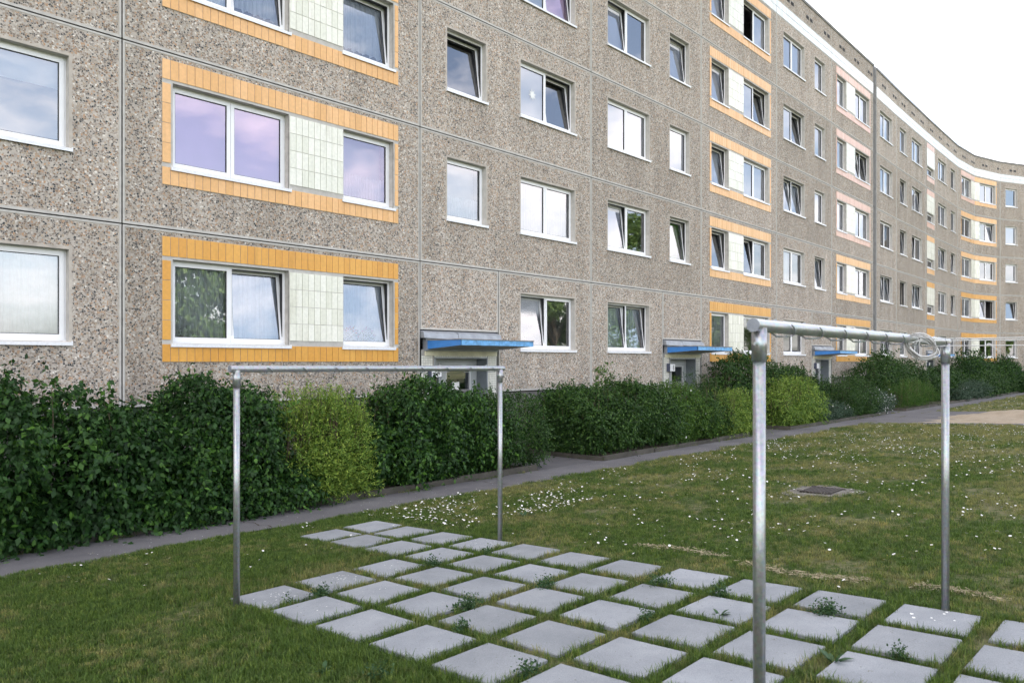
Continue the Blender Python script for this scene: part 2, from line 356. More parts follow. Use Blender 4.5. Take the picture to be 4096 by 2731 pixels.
def kerb_run(pts, label, group="low kerbs edging the planting beds"):
    b = MB()
    r = random.Random(hash(label) % 1000)
    for (x0, y0), (x1, y1) in zip(pts, pts[1:]):
        L = math.hypot(x1 - x0, y1 - y0); n = max(1, round(L / 1.0)); ux, uy = (x1 - x0) / L, (y1 - y0) / L; px, py = -uy, ux
        for k in range(n):
            a, c = k * L / n + .004, (k + 1) * L / n - .004; dz = r.uniform(-.012, .012); do = r.uniform(-.008, .008); t0 = r.uniform(-.006, .006)
            P = lambda s, o, z: (x0 + ux * s + px * o, y0 + uy * s + py * o, z)
            z0 = gz(0, y0) - .1; z1 = gz(0, y0) + .10 + dz
            b.hexa([P(a, do, z0), P(c, do + t0, z0), P(c, do + .07, z0), P(a, do + .07, z0), P(a, do, z1), P(c, do + t0, z1 + t0), P(c, do + .065, z1 + t0), P(a, do + .065, z1)])
    o = b.build("bed_kerb", M['kerb']); tag(o, label, "kerb", group, "thing"); return o
kerb_run([(-10, 9.50), (11.15, 9.52)], "long dark kerb under the dark hedge left of the entrance numbered 4")
kerb_run([(13.10, 11.9), (13.08, 9.34), (20.2, 9.50)], "kerb with its corner at the path right of entrance 4, running to entrance 6")
kerb_run([(22.75, 11.6), (22.8, 9.42), (32.1, 9.45)], "kerb in front of the light yellow-green shrub beyond entrance 6")
kerb_run([(34.7, 11.6), (34.75, 9.45), (51.1, 9.48)], "farther kerb in front of the feathery bright green shrub")
kerb_run([(53.1, 11.4), (53.1, 9.48), (62, 9.48), (66, 8.6), (70, 7.1), (75, 4.5)], "farthest kerb curving with the path at the right edge")
b = MB()
for (x0, x1) in ((-10, 11.12), (13.16, 20.2), (22.86, 32.1), (34.8, 51.1), (53.16, 62)):
    b.quad([(x0, 9.56, gz(0, 9.5) + .05), (x1, 9.56, gz(0, 9.5) + .05), (x1, 12.2, gz(0, 9.5) + .06), (x0, 12.2, gz(0, 9.5) + .06)])
tag(b.build("bed_soil", M['soil']), kind='structure')

# ------------------------------------------------------------------ the house
V0 = [(-13.4, 12.25), (-7.3, 12.25), (-1.33, 12.25), (4.65, 12.25), (10.585, 12.25), (16.56, 12.25), (22.52, 12.25), (28.53, 12.34), (34.52, 12.43), (40.38, 12.52),
      (41.00, 12.55), (44.74, 12.67), (51.0, 12.80), (53.20, 12.84), (59.33, 12.92), (63.04, 12.66), (66.34, 11.67), (71.6, 9.05), (76.6, 6.1), (81.4, 2.7)]
class Seg:
    def __init__(s, a, b):
        s.a = np.array(a); s.L = math.hypot(b[0] - a[0], b[1] - a[1]); s.u = (np.array(b) - s.a) / s.L; s.n = np.array([s.u[1], -s.u[0]])  # outward
    def P(s, t, o, z): q = s.a + s.u * t + s.n * o; return (q[0], q[1], z)
    def box(s, b, t0, t1, o0, o1, z0, z1, mat=0, a=1.0):
        b.hexa([s.P(t0, o1, z0), s.P(t1, o1, z0), s.P(t1, o0, z0), s.P(t0, o0, z0), s.P(t0, o1, z1), s.P(t1, o1, z1), s.P(t1, o0, z1), s.P(t0, o0, z1)], mat, a)
BASE, ST, TOP = .97, 2.8, 14.97
def plate(b, sg, t0, t1, z0, z1, holes, off, mat=0, bord=.10, edges=True, thick=0.0):
    xs_ = {t0, t1}; zs_ = {z0, z1}
    if edges: xs_ |= {t0 + bord, t1 - bord}; zs_ |= {z0 + bord, z1 - bord}
    for (a, c, e, f) in holes:
        for q in (a - bord, a, c, c + bord): xs_.add(q)
        for q in (e - bord, e, f, f + bord): zs_.add(q)
    xs_ = sorted(q for q in xs_ if t0 <= q <= t1); zs_ = sorted(q for q in zs_ if z0 <= q <= z1)
    def m(x, z):
        d = 9.
        if edges: d = min(x - t0, t1 - x, z - z0, z1 - z)
        for (a, c, e, f) in holes:
            dx = max(a - x, 0, x - c); dz = max(e - z, 0, z - f); d = min(d, math.hypot(dx, dz))
        return min(1, max(0, d / bord))
    for i in range(len(xs_) - 1):
        for j in range(len(zs_) - 1):
            x0, x1, y0, y1 = xs_[i], xs_[i + 1], zs_[j], zs_[j + 1]
            if x1 - x0 < 1e-6 or y1 - y0 < 1e-6: continue
            cx, cz = (x0 + x1) / 2, (y0 + y1) / 2
            if any(a < cx < c and e < cz < f for (a, c, e, f) in holes): continue
            b.quad([sg.P(x0, off, y0), sg.P(x1, off, y0), sg.P(x1, off, y1), sg.P(x0, off, y1)], mat, [m(x0, y0), m(x1, y0), m(x1, y1), m(x0, y1)])
    if thick:
        for (x0, x1, y0, y1) in ((t0, t0, z0, z1), (t1, t1, z0, z1), (t0, t1, z0, z0), (t0, t1, z1, z1)):
            if x0 == x1: b.quad([sg.P(x0, off, y0), sg.P(x0, off - thick, y0), sg.P(x0, off - thick, y1), sg.P(x0, off, y1)], 1, 0)
            else: b.quad([sg.P(x0, off, y0), sg.P(x1, off, y0), sg.P(x1, off - thick, y0), sg.P(x0, off - thick, y0)], 1, 0)
def reveal(b, sg, h, off=0.0, depth=.30, mat=1):
    a, c, e, f = h
    for p in ([(a, off), (a, off - depth), e, f, 0], [(c, off), (c, off - depth), e, f, 0]):
        (t, o0), (_, o1), z0, z1, _ = p
        b.quad([sg.P(t, o0, z0), sg.P(t, o1, z0), sg.P(t, o1, z1), sg.P(t, o0, z1)], mat, 0)
    for z in (e, f): b.quad([sg.P(a, off, z), sg.P(c, off, z), sg.P(c, off - depth, z), sg.P(a, off - depth, z)], mat, 0)

def ring(b, T, x0, x1, z0, z1, w, o0, o1, mat=0, wb=None):
    wb = wb or w
    for (a, c, e, f) in ((x0, x1, z0, z0 + wb), (x0, x1, z1 - w, z1), (x0, x0 + w, z0 + wb, z1 - w), (x1 - w, x1, z0 + wb, z1 - w)):
        b.hexa([T(a, o1, e), T(c, o1, e), T(c, o0, e), T(a, o0, e), T(a, o1, f), T(c, o1, f), T(c, o0, f), T(a, o0, f)], mat)
def window(bld, sg, t0, t1, z0, z1, sash, cur, split=.5, label=None):
    """sash: one letter per casement: c closed, t tilted, o swung wide open; cur: one letter per casement for what hangs behind"""
    q = sg.P((t0 + t1) / 2, -.13, z0)
    fb = MB(); ring(fb, sg.P, t0, t1, z0, z1, .045, -.20, -.13)
    n = len(sash); cuts = [t0 + .03, t1 - .03] if n == 1 else [t0 + .03, t0 + (t1 - t0) * split - .005, t0 + (t1 - t0) * split + .005, t1 - .03]
    if n == 2: m_ = t0 + (t1 - t0) * split; sg.box(fb, m_ - .03, m_ + .03, -.20, -.132, z0 + .045, z1 - .045)
    w = fb.build("window", [M['upvc']], bld)
    if label: w['label'] = label
    sb = MB(); tl = -.02
    sb.hexa([sg.P(t0 - .035, .045, z0 - .045), sg.P(t1 + .035, .045, z0 - .045), sg.P(t1 + .035, -.13, z0 - .02), sg.P(t0 - .035, -.13, z0 - .02),
             sg.P(t0 - .035, .045, z0 - .018), sg.P(t1 + .035, .045, z0 - .018), sg.P(t1 + .035, -.13, z0 + .012), sg.P(t0 - .035, -.13, z0 + .012)])
    sg.box(sb, t0 - .035, t1 + .035, .040, .047, z0 - .062, z0 - .014)
    for e in (t0 - .038, t1 + .028): sg.box(sb, e, e + .01, -.02, .048, z0 - .062, z0 + .004)
    sb.build("window_sill", M['sill'], w)
    for k in range(n):
        x0, x1 = cuts[2 * k], cuts[2 * k + 1]; a, f = z0 + .03, z1 - .03; st = sash[k]
        th = R(7.2) if st == 't' else 0
        if st == 'o':
            def T(x, o, z, x0=x0): ang = R(100); dx, do = (x - x0), (o + .12); return sg.P(x0 + dx * cos(ang) + do * sin(ang), -.12 - dx * sin(ang) + do * cos(ang), z)
        else:
            def T(x, o, z, a=a, th=th): dz, do = z - a, o + .12; return sg.P(x, -.12 + do * cos(th) - dz * sin(th), a + dz * cos(th) + do * sin(th))
        b = MB(); ring(b, T, x0, x1, a, f, .062, -.175, -.118, 0, .07); ring(b, T, x0 + .062, x1 - .062, a + .07, f - .062, .009, -.150, -.130, 1)  # black ring round the pane: seal plus painted shade of the sash depth
        if st != 'c':
            T0 = lambda x, o, z: sg.P(x, o, z); ring(b, T0, x0 + .018, x1 - .018, a + .012, f - .018, .012, -.198, -.133, 1)
            b.hexa([T(x1 - .035, -.175, (a + f) / 2 - .06), T(x1 - .02, -.175, (a + f) / 2 - .06), T(x1 - .02, -.20, (a + f) / 2 - .06), T(x1 - .035, -.20, (a + f) / 2 - .06),
                    T(x1 - .035, -.175, (a + f) / 2 + .06), T(x1 - .02, -.175, (a + f) / 2 + .06), T(x1 - .02, -.20, (a + f) / 2 + .06), T(x1 - .035, -.20, (a + f) / 2 + .06)])
        b.build("casement", [M['upvc'], M['gasket_shade']], w)
        g = MB(); g.quad([T(x0 + .06, -.145, a + .07), T(x1 - .06, -.145, a + .07), T(x1 - .06, -.145, f - .06), T(x0 + .06, -.145, f - .06)]); g.build("glass_pane", M['lilac_glass' if cur[k] in 'VJ' else 'glass'], w)
        c = cur[k]; o = -.34 if st != 'c' else -.235
        if c in 'FLG':                                     # full net curtain (L: ends above the sill in scallops, G: green)
            cb = MB(); nn = max(14, int((x1 - x0) * 30)); ph = rng.uniform(0, 6); fr_ = rng.uniform(38, 60); prev = None
            for i in range(nn * 2 + 1):
                x = x0 - .03 + (x1 - x0 + .06) * i / (nn * 2); d = .022 * sin(x * fr_ + ph) + .012 * sin(x * fr_ * 2.3)
                zb = z0 + .02 if c != 'L' else z0 + .22 + .05 * abs(sin(x * 16))
                cur_ = (sg.P(x, o + d, zb), sg.P(x, o + d * .6, z1 + .05))
                if prev: cb.quad([prev[0], cur_[0], cur_[1], prev[1]])
                prev = cur_
            cb.build("curtain", M['greenc'] if c == 'G' else M['lace'], w, smooth=True)
        elif c in 'HJ':                                     # half curtain on a rod low in the window
            cb = MB(); nn = 60; prev = None; zt = z0 + .58
            for i in range(nn + 1):
                x = x0 + (x1 - x0) * i / nn; d = .012 * sin(x * 90); zb = z0 + .10 + .16 * abs(((x * 3.1) % 1) - .5)
                cur_ = (sg.P(x, -.27 + d, zb), sg.P(x, -.27 + d, zt + .01 * sin(x * 90)))
                if prev: cb.quad([prev[0], cur_[0], cur_[1], prev[1]])
                prev = cur_
            cb.build("half_curtain", M['lace'], w)
            cb = MB(); cb.quad([sg.P(x0, -.4, z0), sg.P(x1, -.4, z0), sg.P(x1, -.4, z1), sg.P(x0, -.4, z1)]); cb.build("roller_blind", M['blind'], w)
        elif c in 'BV':
            cb = MB(); sg.box(cb, x0, x1, o + .05, o + .055, z0 + .02, z1 + .03); cb.build("roller_blind", M['violet' if c == 'V' else 'blind'], w)
        elif c == 'T':                                     # blind drawn down over the top third
            cb = MB(); sg.box(cb, x0, x1, -.245, -.24, z1 - .45, z1 + .03); cb.build("roller_blind", M['slat'], w)
        elif c == 'S':                                     # venetian blind
            cb = MB(); z = z0 + .05
            while z < z1: cb.quad([sg.P(x0, -.24, z), sg.P(x1, -.24, z), sg.P(x1, -.262, z + .016), sg.P(x0, -.262, z + .016)]); z += .027
            cb.build("venetian_blind", M['slat'], w)
    return w

def tile_row(b, sg, t0, t1, z0, z1, n, nz_=1, off=.012, jit=True, gap=.009, mat=0):
    dw = (t1 - t0) / n; dh = (z1 - z0) / nz_
    for i in range(n):
        for j in range(nz_):
            o = off + (rng.uniform(-.002, .002) if jit else 0)
            sg.box(b, t0 + i * dw + gap / 2, t0 + (i + 1) * dw - gap / 2, .001, o, z0 + j * dh + gap / 2, z0 + (j + 1) * dh - gap / 2, mat, float(rng.uniform(0, 1)))

main = thing("apartment_building", "five storey grey pebble-concrete apartment block with orange tile window surrounds, nearer of the two blocks", "building", (13.6, 17.5, gz(0, 12)))
far = thing("apartment_building", "farther curving apartment block beyond the vertical expansion joint", "building", (61, 17.5, gz(0, 12)))

def wins(bld, sg, lst, r):
    """lst: (t0,t1,sash,cur,split)"""
    zb = BASE + ST * r
    for (a, c, s_, cu) in lst: window(bld, sg, a, c, zb + 1.0, zb + 2.33, s_, cu)
def holes(lst, r): zb = BASE + ST * r; return [(a, c, zb + 1.0, zb + 2.33) for (a, c, *_ ) in lst]
def panel(bld, sg, r, t0, t1, lst, z0=None, z1=None, extra=(), sur=None):
    zb = BASE + ST * r; g = .010
    z0 = zb if z0 is None else z0; z1 = zb + ST if z1 is None else z1
    b = MB(); hh = holes(lst, r) + list(extra)
    plate(b, sg, t0 + g, t1 - g, z0 + g, z1 - g, hh, 0, 0, .085 if sur is None else .075, True, .06)
    for h in hh: reveal(b, sg, h)
    e = .030                                             # the cast edge of each panel stands a little proud of the stones
    for (p, q, u, v) in ((t0 + g, t1 - g, z0 + g, z0 + g + e * 1.3), (t0 + g, t1 - g, z1 - g - e, z1 - g), (t0 + g, t0 + g + e, z0 + g + e * 1.3, z1 - g - e), (t1 - g - e, t1 - g, z0 + g + e * 1.3, z1 - g - e)):
        sg.box(b, p, q, -.02, .006, u, v, 1, 0)
    b.build("wall_panel", [M['pebble'], M['cement']], bld)
def surround(bld, sg, r, x0, x1, ops, mat, open_right=False, open_left=False):
    """concrete plate + ring of upright tiles; cream tiles between the openings"""
    zb = BASE + ST * r
    p = MB(); plate(p, sg, x0, x1, zb + .70, zb + 2.69, [(a, c, zb + 1.0, zb + 2.33) for (a, c) in ops], .006, 0, .1, False)
    for (a, c) in ops: reveal(p, sg, (a, c, zb + 1.0, zb + 2.33), .006, .02, 0)
    n = max(2, round((x1 - x0) / .132))
    tb = MB(); tile_row(tb, sg, x0, x1, zb + .70, zb + .985, n, 1, .016); tile_row(tb, sg, x0, x1, zb + 2.37, zb + 2.69, n, 1, .016)
    if not open_left: tile_row(tb, sg, x0, x0 + .14 if ops[0][0] - x0 > .145 else ops[0][0] - .01, zb + 1.05, zb + 2.31, 1, 4, .016)
    if not open_right: tile_row(tb, sg, max(ops[-1][1] + .03, x1 - .1), x1, zb + 1.05, zb + 2.31, 1, 4, .016)
    o = p.build("tile_surround", [M['cement']], bld); tb.build("border_tiles", [mat], o)
    return o
def infill(o, sg, r, a, c, n=None):
    zb = BASE + ST * r; b = MB(); n = n or max(2, round((c - a) / .13)); tile_row(b, sg, a + .015, c - .01, zb + 1.075, zb + 2.31, n, 4, .018); b.build("cream_tiles", [M['white_tile']], o)

segs = [Seg(a, c) for a, c in zip(V0, V0[1:])]
SX = lambda sg, x: (x - sg.a[0]) / sg.u[0]              # along-wall distance of a world X
rr_ = random.Random(3)
def rs(): return rr_.choice(['c', 'c', 'c', 't'])
def rc(): return rr_.choice('FFBFNFB')
def rw(n): s_ = ''.join(rs() for _ in range(n)); c_ = rc() * n; return s_, c_

# sash/curtain states read off the photograph, row 0 = ground floor
st_P0 = ['cc:FF', 'cc:BT', 'cc:FF', 'cc:FF', 'cc:FF']
st_P1 = [('ct:FF', 't:F'), ('cc:VV', 'c:J'), ('ct:FL', 't:L'), ('cc:FF', 'c:F'), ('cc:FF', 'c:F')]
st_P2 = [(None, 'tc:SS'), ('c:H', 'cc:FF'), ('t:N', 'ct:BN'), ('c:F', 'ct:BV'), ('c:F', 'cc:FF')]
st_P3 = [('tt:FF', None), ('tc:BN', 't:G'), ('cc:BB', 'c:B'), ('tc:BN', 't:B'), ('cc:FF', 'c:F')]
st_P4 = [('c:F', 'cc:NN'), ('t:N', 'tc:NN'), ('t:F', 'cc:BB'), ('t:B', 'ct:BN'), ('t:B', 'oc:NB')]
st_P5 = [('cc:NN', None), ('cc:FN', 't:F'), ('tt:FF', 'c:B'), ('ct:BN', 'c:B'), ('cc:BB', 'c:B')]
st_P6 = [('c:N', 'cc:FN'), ('c:F', 'cc:FN'), ('c:B', 'cc:BB'), ('c:B', 'tt:NN'), ('c:B', 'cc:BB')]
sp = lambda s_: s_.split(':')
fill_joint = {main: MB(), far: MB()}
def wall_run(bld, i, r, items, **kw):
    sg = segs[i]; L = [(SX(sg, a), SX(sg, c), *sp(s_)) for (a, c, s_) in items if s_]
    return sg, L
for i in range(9):
    sg = segs[i]
    for r in range(5):
        if i in (0, 1): L = [(1.0, 3.1, *rw(2)), (4.2, 5.4, *rw(1))]; panel(main, sg, r, 0, sg.L, L); continue   # beyond the left edge of the photograph: plain openings only
        if i == 2: it = [(1.84, 3.92, st_P0[r])]
        if i == 3: it = [(5.42, 7.50, st_P1[r][0]), (8.67, 9.88, st_P1[r][1])]
        if i == 4: it = [(11.36, 12.57, st_P2[r][0]), (13.75, 15.86, st_P2[r][1])]
        if i == 5: it = [(17.33, 19.43, st_P3[r][0]), (20.58, 21.76, st_P3[r][1])]
        if i == 6: it = [(23.22, 24.46, st_P4[r][0]), (25.64, 27.78, st_P4[r][1])]
        if i == 7: it = [(29.2, 31.36, st_P5[r][0]), (32.5, 33.7, st_P5[r][1])]
        if i == 8: it = [(35.18, 36.42, st_P6[r][0]), (37.64, 39.78, st_P6[r][1])]
        sg, L = wall_run(main, i, r, it)
        if r == 0 and i in (4, 5, 7):
            s1, s2 = {4: (10.585, 12.97), 5: (20.17, 22.52), 7: (32.18, 34.52)}[i]
            a, c = SX(sg, s1), SX(sg, s2)
            if i == 4: panel(main, sg, 0, c, sg.L, L)
            else: panel(main, sg, 0, 0, a, L)
            panel(main, sg, 0, max(a, 0), c, [], z0=2.34)
        else: panel(main, sg, r, 0, sg.L, L, sur=1 if i in (3, 6, 8) else None)
        wins(main, sg, L, r)
        if i in (3, 6, 8):
            x0, x1 = {3: (5.25, 10.0), 6: (23.1, 27.99), 8: (35.09, 39.93)}[i]
            mat = M['o_low'] if r == 0 else M['o_mid']  # above the ground floor the veiling glare is painted into the orange
            if i == 8 and r >= 2: mat = M['o_pink']
            o = surround(main, sg, r, SX(sg, x0), SX(sg, x1), [(q[0], q[1]) for q in L], mat)
            infill(o, sg, r, L[0][1], L[1][0])
def rrw(opts): return rr_.choice(opts)
for i in range(10, 19):
    sg = segs[i]
    for r in range(5):
        ex = []; it = []
        if i == 10: it = [(41.66, 43.92, ['ct:FF', 'tt:FF', 'cc:NN', 'cc:NB', 'cc:BB'][r])]
        if i == 11: it = [(45.42, 46.76, ['c:F', 'o:N', 't:N', 't:B', 'c:B'][r]), (47.86, 50.1, ['cc:FF', 'tt:FF', 'tc:NN', 'ct:BB', 'cc:BB'][r])]
        if i == 13: it = [(54.02, 56.2, ['ct:FF', 'cc:NB', 'ct:FB', 'cc:NB', 'cc:BB'][r]), (57.35, 58.7, ['c:F', 't:N', 't:B', 'c:N', 'c:N'][r])]
        if i == 14: it = [(60.1, 62.25, ['cc:NN', 'cc:BB', 'cc:BB', 'cc:NN', 'cc:BB'][r])]
        if i == 15: it = [(63.66, 65.62, ['cc:NN', 'to:NN', 'cc:NN', 'ct:GB', 'cc:BB'][r])]
        if i == 16: it = [(66.86, 67.96, ['c:N', 't:N', 'c:N', 'c:B', 'c:N'][r]), (69.2, 71.0, 'cc:FF')]
        if i > 16: it = [(sg.a[0] + 1.0, sg.a[0] + 2.6, 'cc:FF')]
        _, L = wall_run(far, i, r, it)
        if i == 12:
            zb = BASE + ST * r
            a, c = SX(sg, 51.32), SX(sg, 52.9)
            if r > 0:
                h = (a, c, zb + .80, zb + 1.33)
                panel(far, sg, r, 0, sg.L, [], extra=[h])
                b = MB(); plate(b, sg, SX(sg, 51.2), SX(sg, 53.08), zb + .42, zb + 2.74, [h], .006, 0, .1, False)
                o = b.build("stair_tile_band", M['cement'], far)
                mo = M['o_pink'] if r >= 3 else (M['o_mid'] if r == 2 else M['o_low'])
                b = MB(); tile_row(b, sg, SX(sg, 51.22), SX(sg, 53.06), zb + 2.42, zb + 2.73, 14, 1, .016); tile_row(b, sg, SX(sg, 51.22), SX(sg, 53.06), zb + .44, zb + .74, 14, 1, .016); b.build("border_tiles", mo, o)
                b = MB(); tile_row(b, sg, SX(sg, 51.22), SX(sg, 53.06), zb + 1.36, zb + 2.41, 14, 3, .018); b.build("cream_tiles", M['white_tile'], o)
                window(far, sg, a, c, zb + .80, zb + 1.33, 'c', 'N')
            else:
                panel(far, sg, 0, 0, sg.L, [], z0=2.34)
                b = MB(); tile_row(b, sg, SX(sg, 51.22), SX(sg, 53.06), 3.05, 3.68, 14, 2, .016); b.build("border_tiles", M['o_low'], far)
        else:
            panel(far, sg, r, 0, sg.L, L, sur=1 if i in (14, 15) else None)
        wins(far, sg, L, r)
        if i in (14, 15):
            mat = [M['o_low'], M['o_low'], M['o_mid'], M['o_mid'], M['o_pink'] if i == 14 else M['o_mid']][r]
            if i == 14: o = surround(far, sg, r, SX(sg, 60.02), sg.L, [(L[0][0], L[0][1])], mat, open_right=True); infill(o, sg, r, L[0][1], sg.L)
            else: o = surround(far, sg, r, 0, SX(sg, 65.86), [(L[0][0], L[0][1])], mat, open_left=True); infill(o, sg, r, 0, L[0][0])

# joint mastic, plinth, tiled fascia, parapet, rooms, rear walls and roof of each block
for bld, ids, nm in ((main, range(0, 9), 'main'), (far, range(10, 19), 'far')):
    jb, pb, rb, fb, fw, cb, vb, fg = MB(), MB(), MB(), MB(), MB(), MB(), MB(), MB()
    for i in ids:
        sg = segs[i]; zs0 = gz(0, 12) - .3; L = sg.L
        ent = {4: (SX(sg, 10.60), SX(sg, 12.95)), 5: (SX(sg, 20.19), SX(sg, 22.50)), 7: (SX(sg, 32.2), SX(sg, 34.5)), 12: (0, L)}.get(i)
        sg.box(jb, -.03, .03, -.06, -.035, BASE, TOP)
        for r in range(6):
            if ent and r == 0: continue
            sg.box(jb, 0, L, -.06, -.034, BASE + ST * r - .03, BASE + ST * r + .03)
        if ent and i != 12:
            t = ent[1] if i == 4 else ent[0]; sg.box(jb, t - .03 if i != 4 else t, t + .03 if i == 4 else t, -.06, -.036, BASE, BASE + ST)
            if ent[0] > .3: sg.box(pb, 0, ent[0], -.5, -.05, zs0, BASE - .02)
            if ent[1] < L - .3: sg.box(pb, ent[1], L, -.5, -.05, zs0, BASE - .02)
        elif not ent: sg.box(pb, 0, L, -.5, -.05, zs0, BASE - .02)
        # rooms
        sg.box(rb, -.2, L + .2, -1.5, -1.35, zs0, TOP)
        for r in range(6): sg.box(rb, 0, L, -1.35, -.32, BASE + ST * r - .08, BASE + ST * r + .08)
        for t in (0, L * .54, L - .02): sg.box(rb, t, t + .04, -1.35, -.32, BASE, TOP)
        # fascia of cream tiles in two rows, on a concrete beam
        sg.box(fg, .005, L - .005, -.3, .002, TOP - .03, 15.52)
        n = int(L / .132); tile_row(fw, sg, .012, L - .012, 14.965, 15.50, n, 2, .014, gap=.018)
        # parapet panel
        p0 = len(fb.f); plate(fb, sg, .01, L - .01, 15.525, 16.33, [], 0, 0, .06, True, .05)
        sg.box(cb, 0, L, -.42, .035, 16.33, 16.44)
        k = 0; t = 1.0
        while t < L:
            for d_ in (0, .42):
                sg.box(vb, t + d_, t + d_ + .27, .001, .004, 15.78, 15.93)
                for q in (0, 1): sg.box(vb, t + d_, t + d_ + .27, .004, .02, 15.81 + q * .06, 15.825 + q * .06, 1)
            t += 2.02
    jb.build("joint_sealant", M['joint'], bld); pb.build("plinth", M['plinth'], bld); rb.build("interior_wall", M['interior'], bld)
    o = fg.build("fascia_beam", M['grout'], bld); fw.build("fascia_tiles", M['fascia_tile'], o)
    o = fb.build("parapet", [M['pebble'], M['cement']], bld); vb.build("parapet_vents", [M['black'], M['iron']], o); cb.build("coping", M['coping'], o)
    bb, rf = MB(), MB()
    for i in ids:
        sg = segs[i]; zs0 = gz(0, 12) - .3
        sg.box(bb, -.1, sg.L + .1, -11.2, -11.0, zs0, 16.3); sg.box(rf, -.1, sg.L + .1, -11.0, -.45, 15.6, 15.8)
    for sg, t in ((segs[ids[0]], 0), (segs[ids[-1]], segs[ids[-1]].L - .2)): sg.box(bb, t, t + .2, -11.0, -1.5, gz(0, 12) - .3, 16.3)
    bb.build("rear_wall", M['cement'], bld); rf.build("roof", M['roofing'], bld)
# expansion joint between the blocks: two pale metal strips either side of a dark gap
sg = segs[9]; b = MB()
sg.box(b, .02, sg.L - .02, -.5, -.03, -.8, 16.3, 0); sg.box(b, .06, .22, -.03, .012, -.4, 16.5, 1); sg.box(b, .34, sg.L - .06, -.03, .018, -.4, 16.42, 1)
b.build("expansion_joint_cover", [M['joint'], M['coping']], main)

# ------------------------------------------------------------------ entrances
def digit(b, sg, ch, x0, z0, h, off, mat):
    w = h * .5; t = h * .15
    if ch == '4':
        P = [((.62, 0), (.62, 1)), ((.62, 1), (.0, .32)), ((.0, .28), (.95, .28))]
    else:
        P = []; pts = [(.85, .88), (.6, 1.0), (.3, .93), (.12, .65), (.08, .35), (.2, .08), (.5, 0), (.8, .08), (.92, .3), (.8, .52), (.5, .6), (.22, .52), (.10, .38)]
        P = list(zip(pts, pts[1:]))
    for (a, c) in P:
        ax, az, cx_, cz = a[0] * w, a[1] * h, c[0] * w, c[1] * h; L = math.hypot(cx_ - ax, cz - az); nx_, nz_ = -(cz - az) / L * t / 2, (cx_ - ax) / L * t / 2
        ex, ez = (cx_ - ax) / L * t * .3, (cz - az) / L * t * .3
        q = [(ax - ex + nx_, az - ez + nz_), (ax - ex - nx_, az - ez - nz_), (cx_ + ex - nx_, cz + ez - nz_), (cx_ + ex + nx_, cz + ez + nz_)]
        b.quad([sg.P(x0 + u, off, z0 + v) for u, v in q], mat)
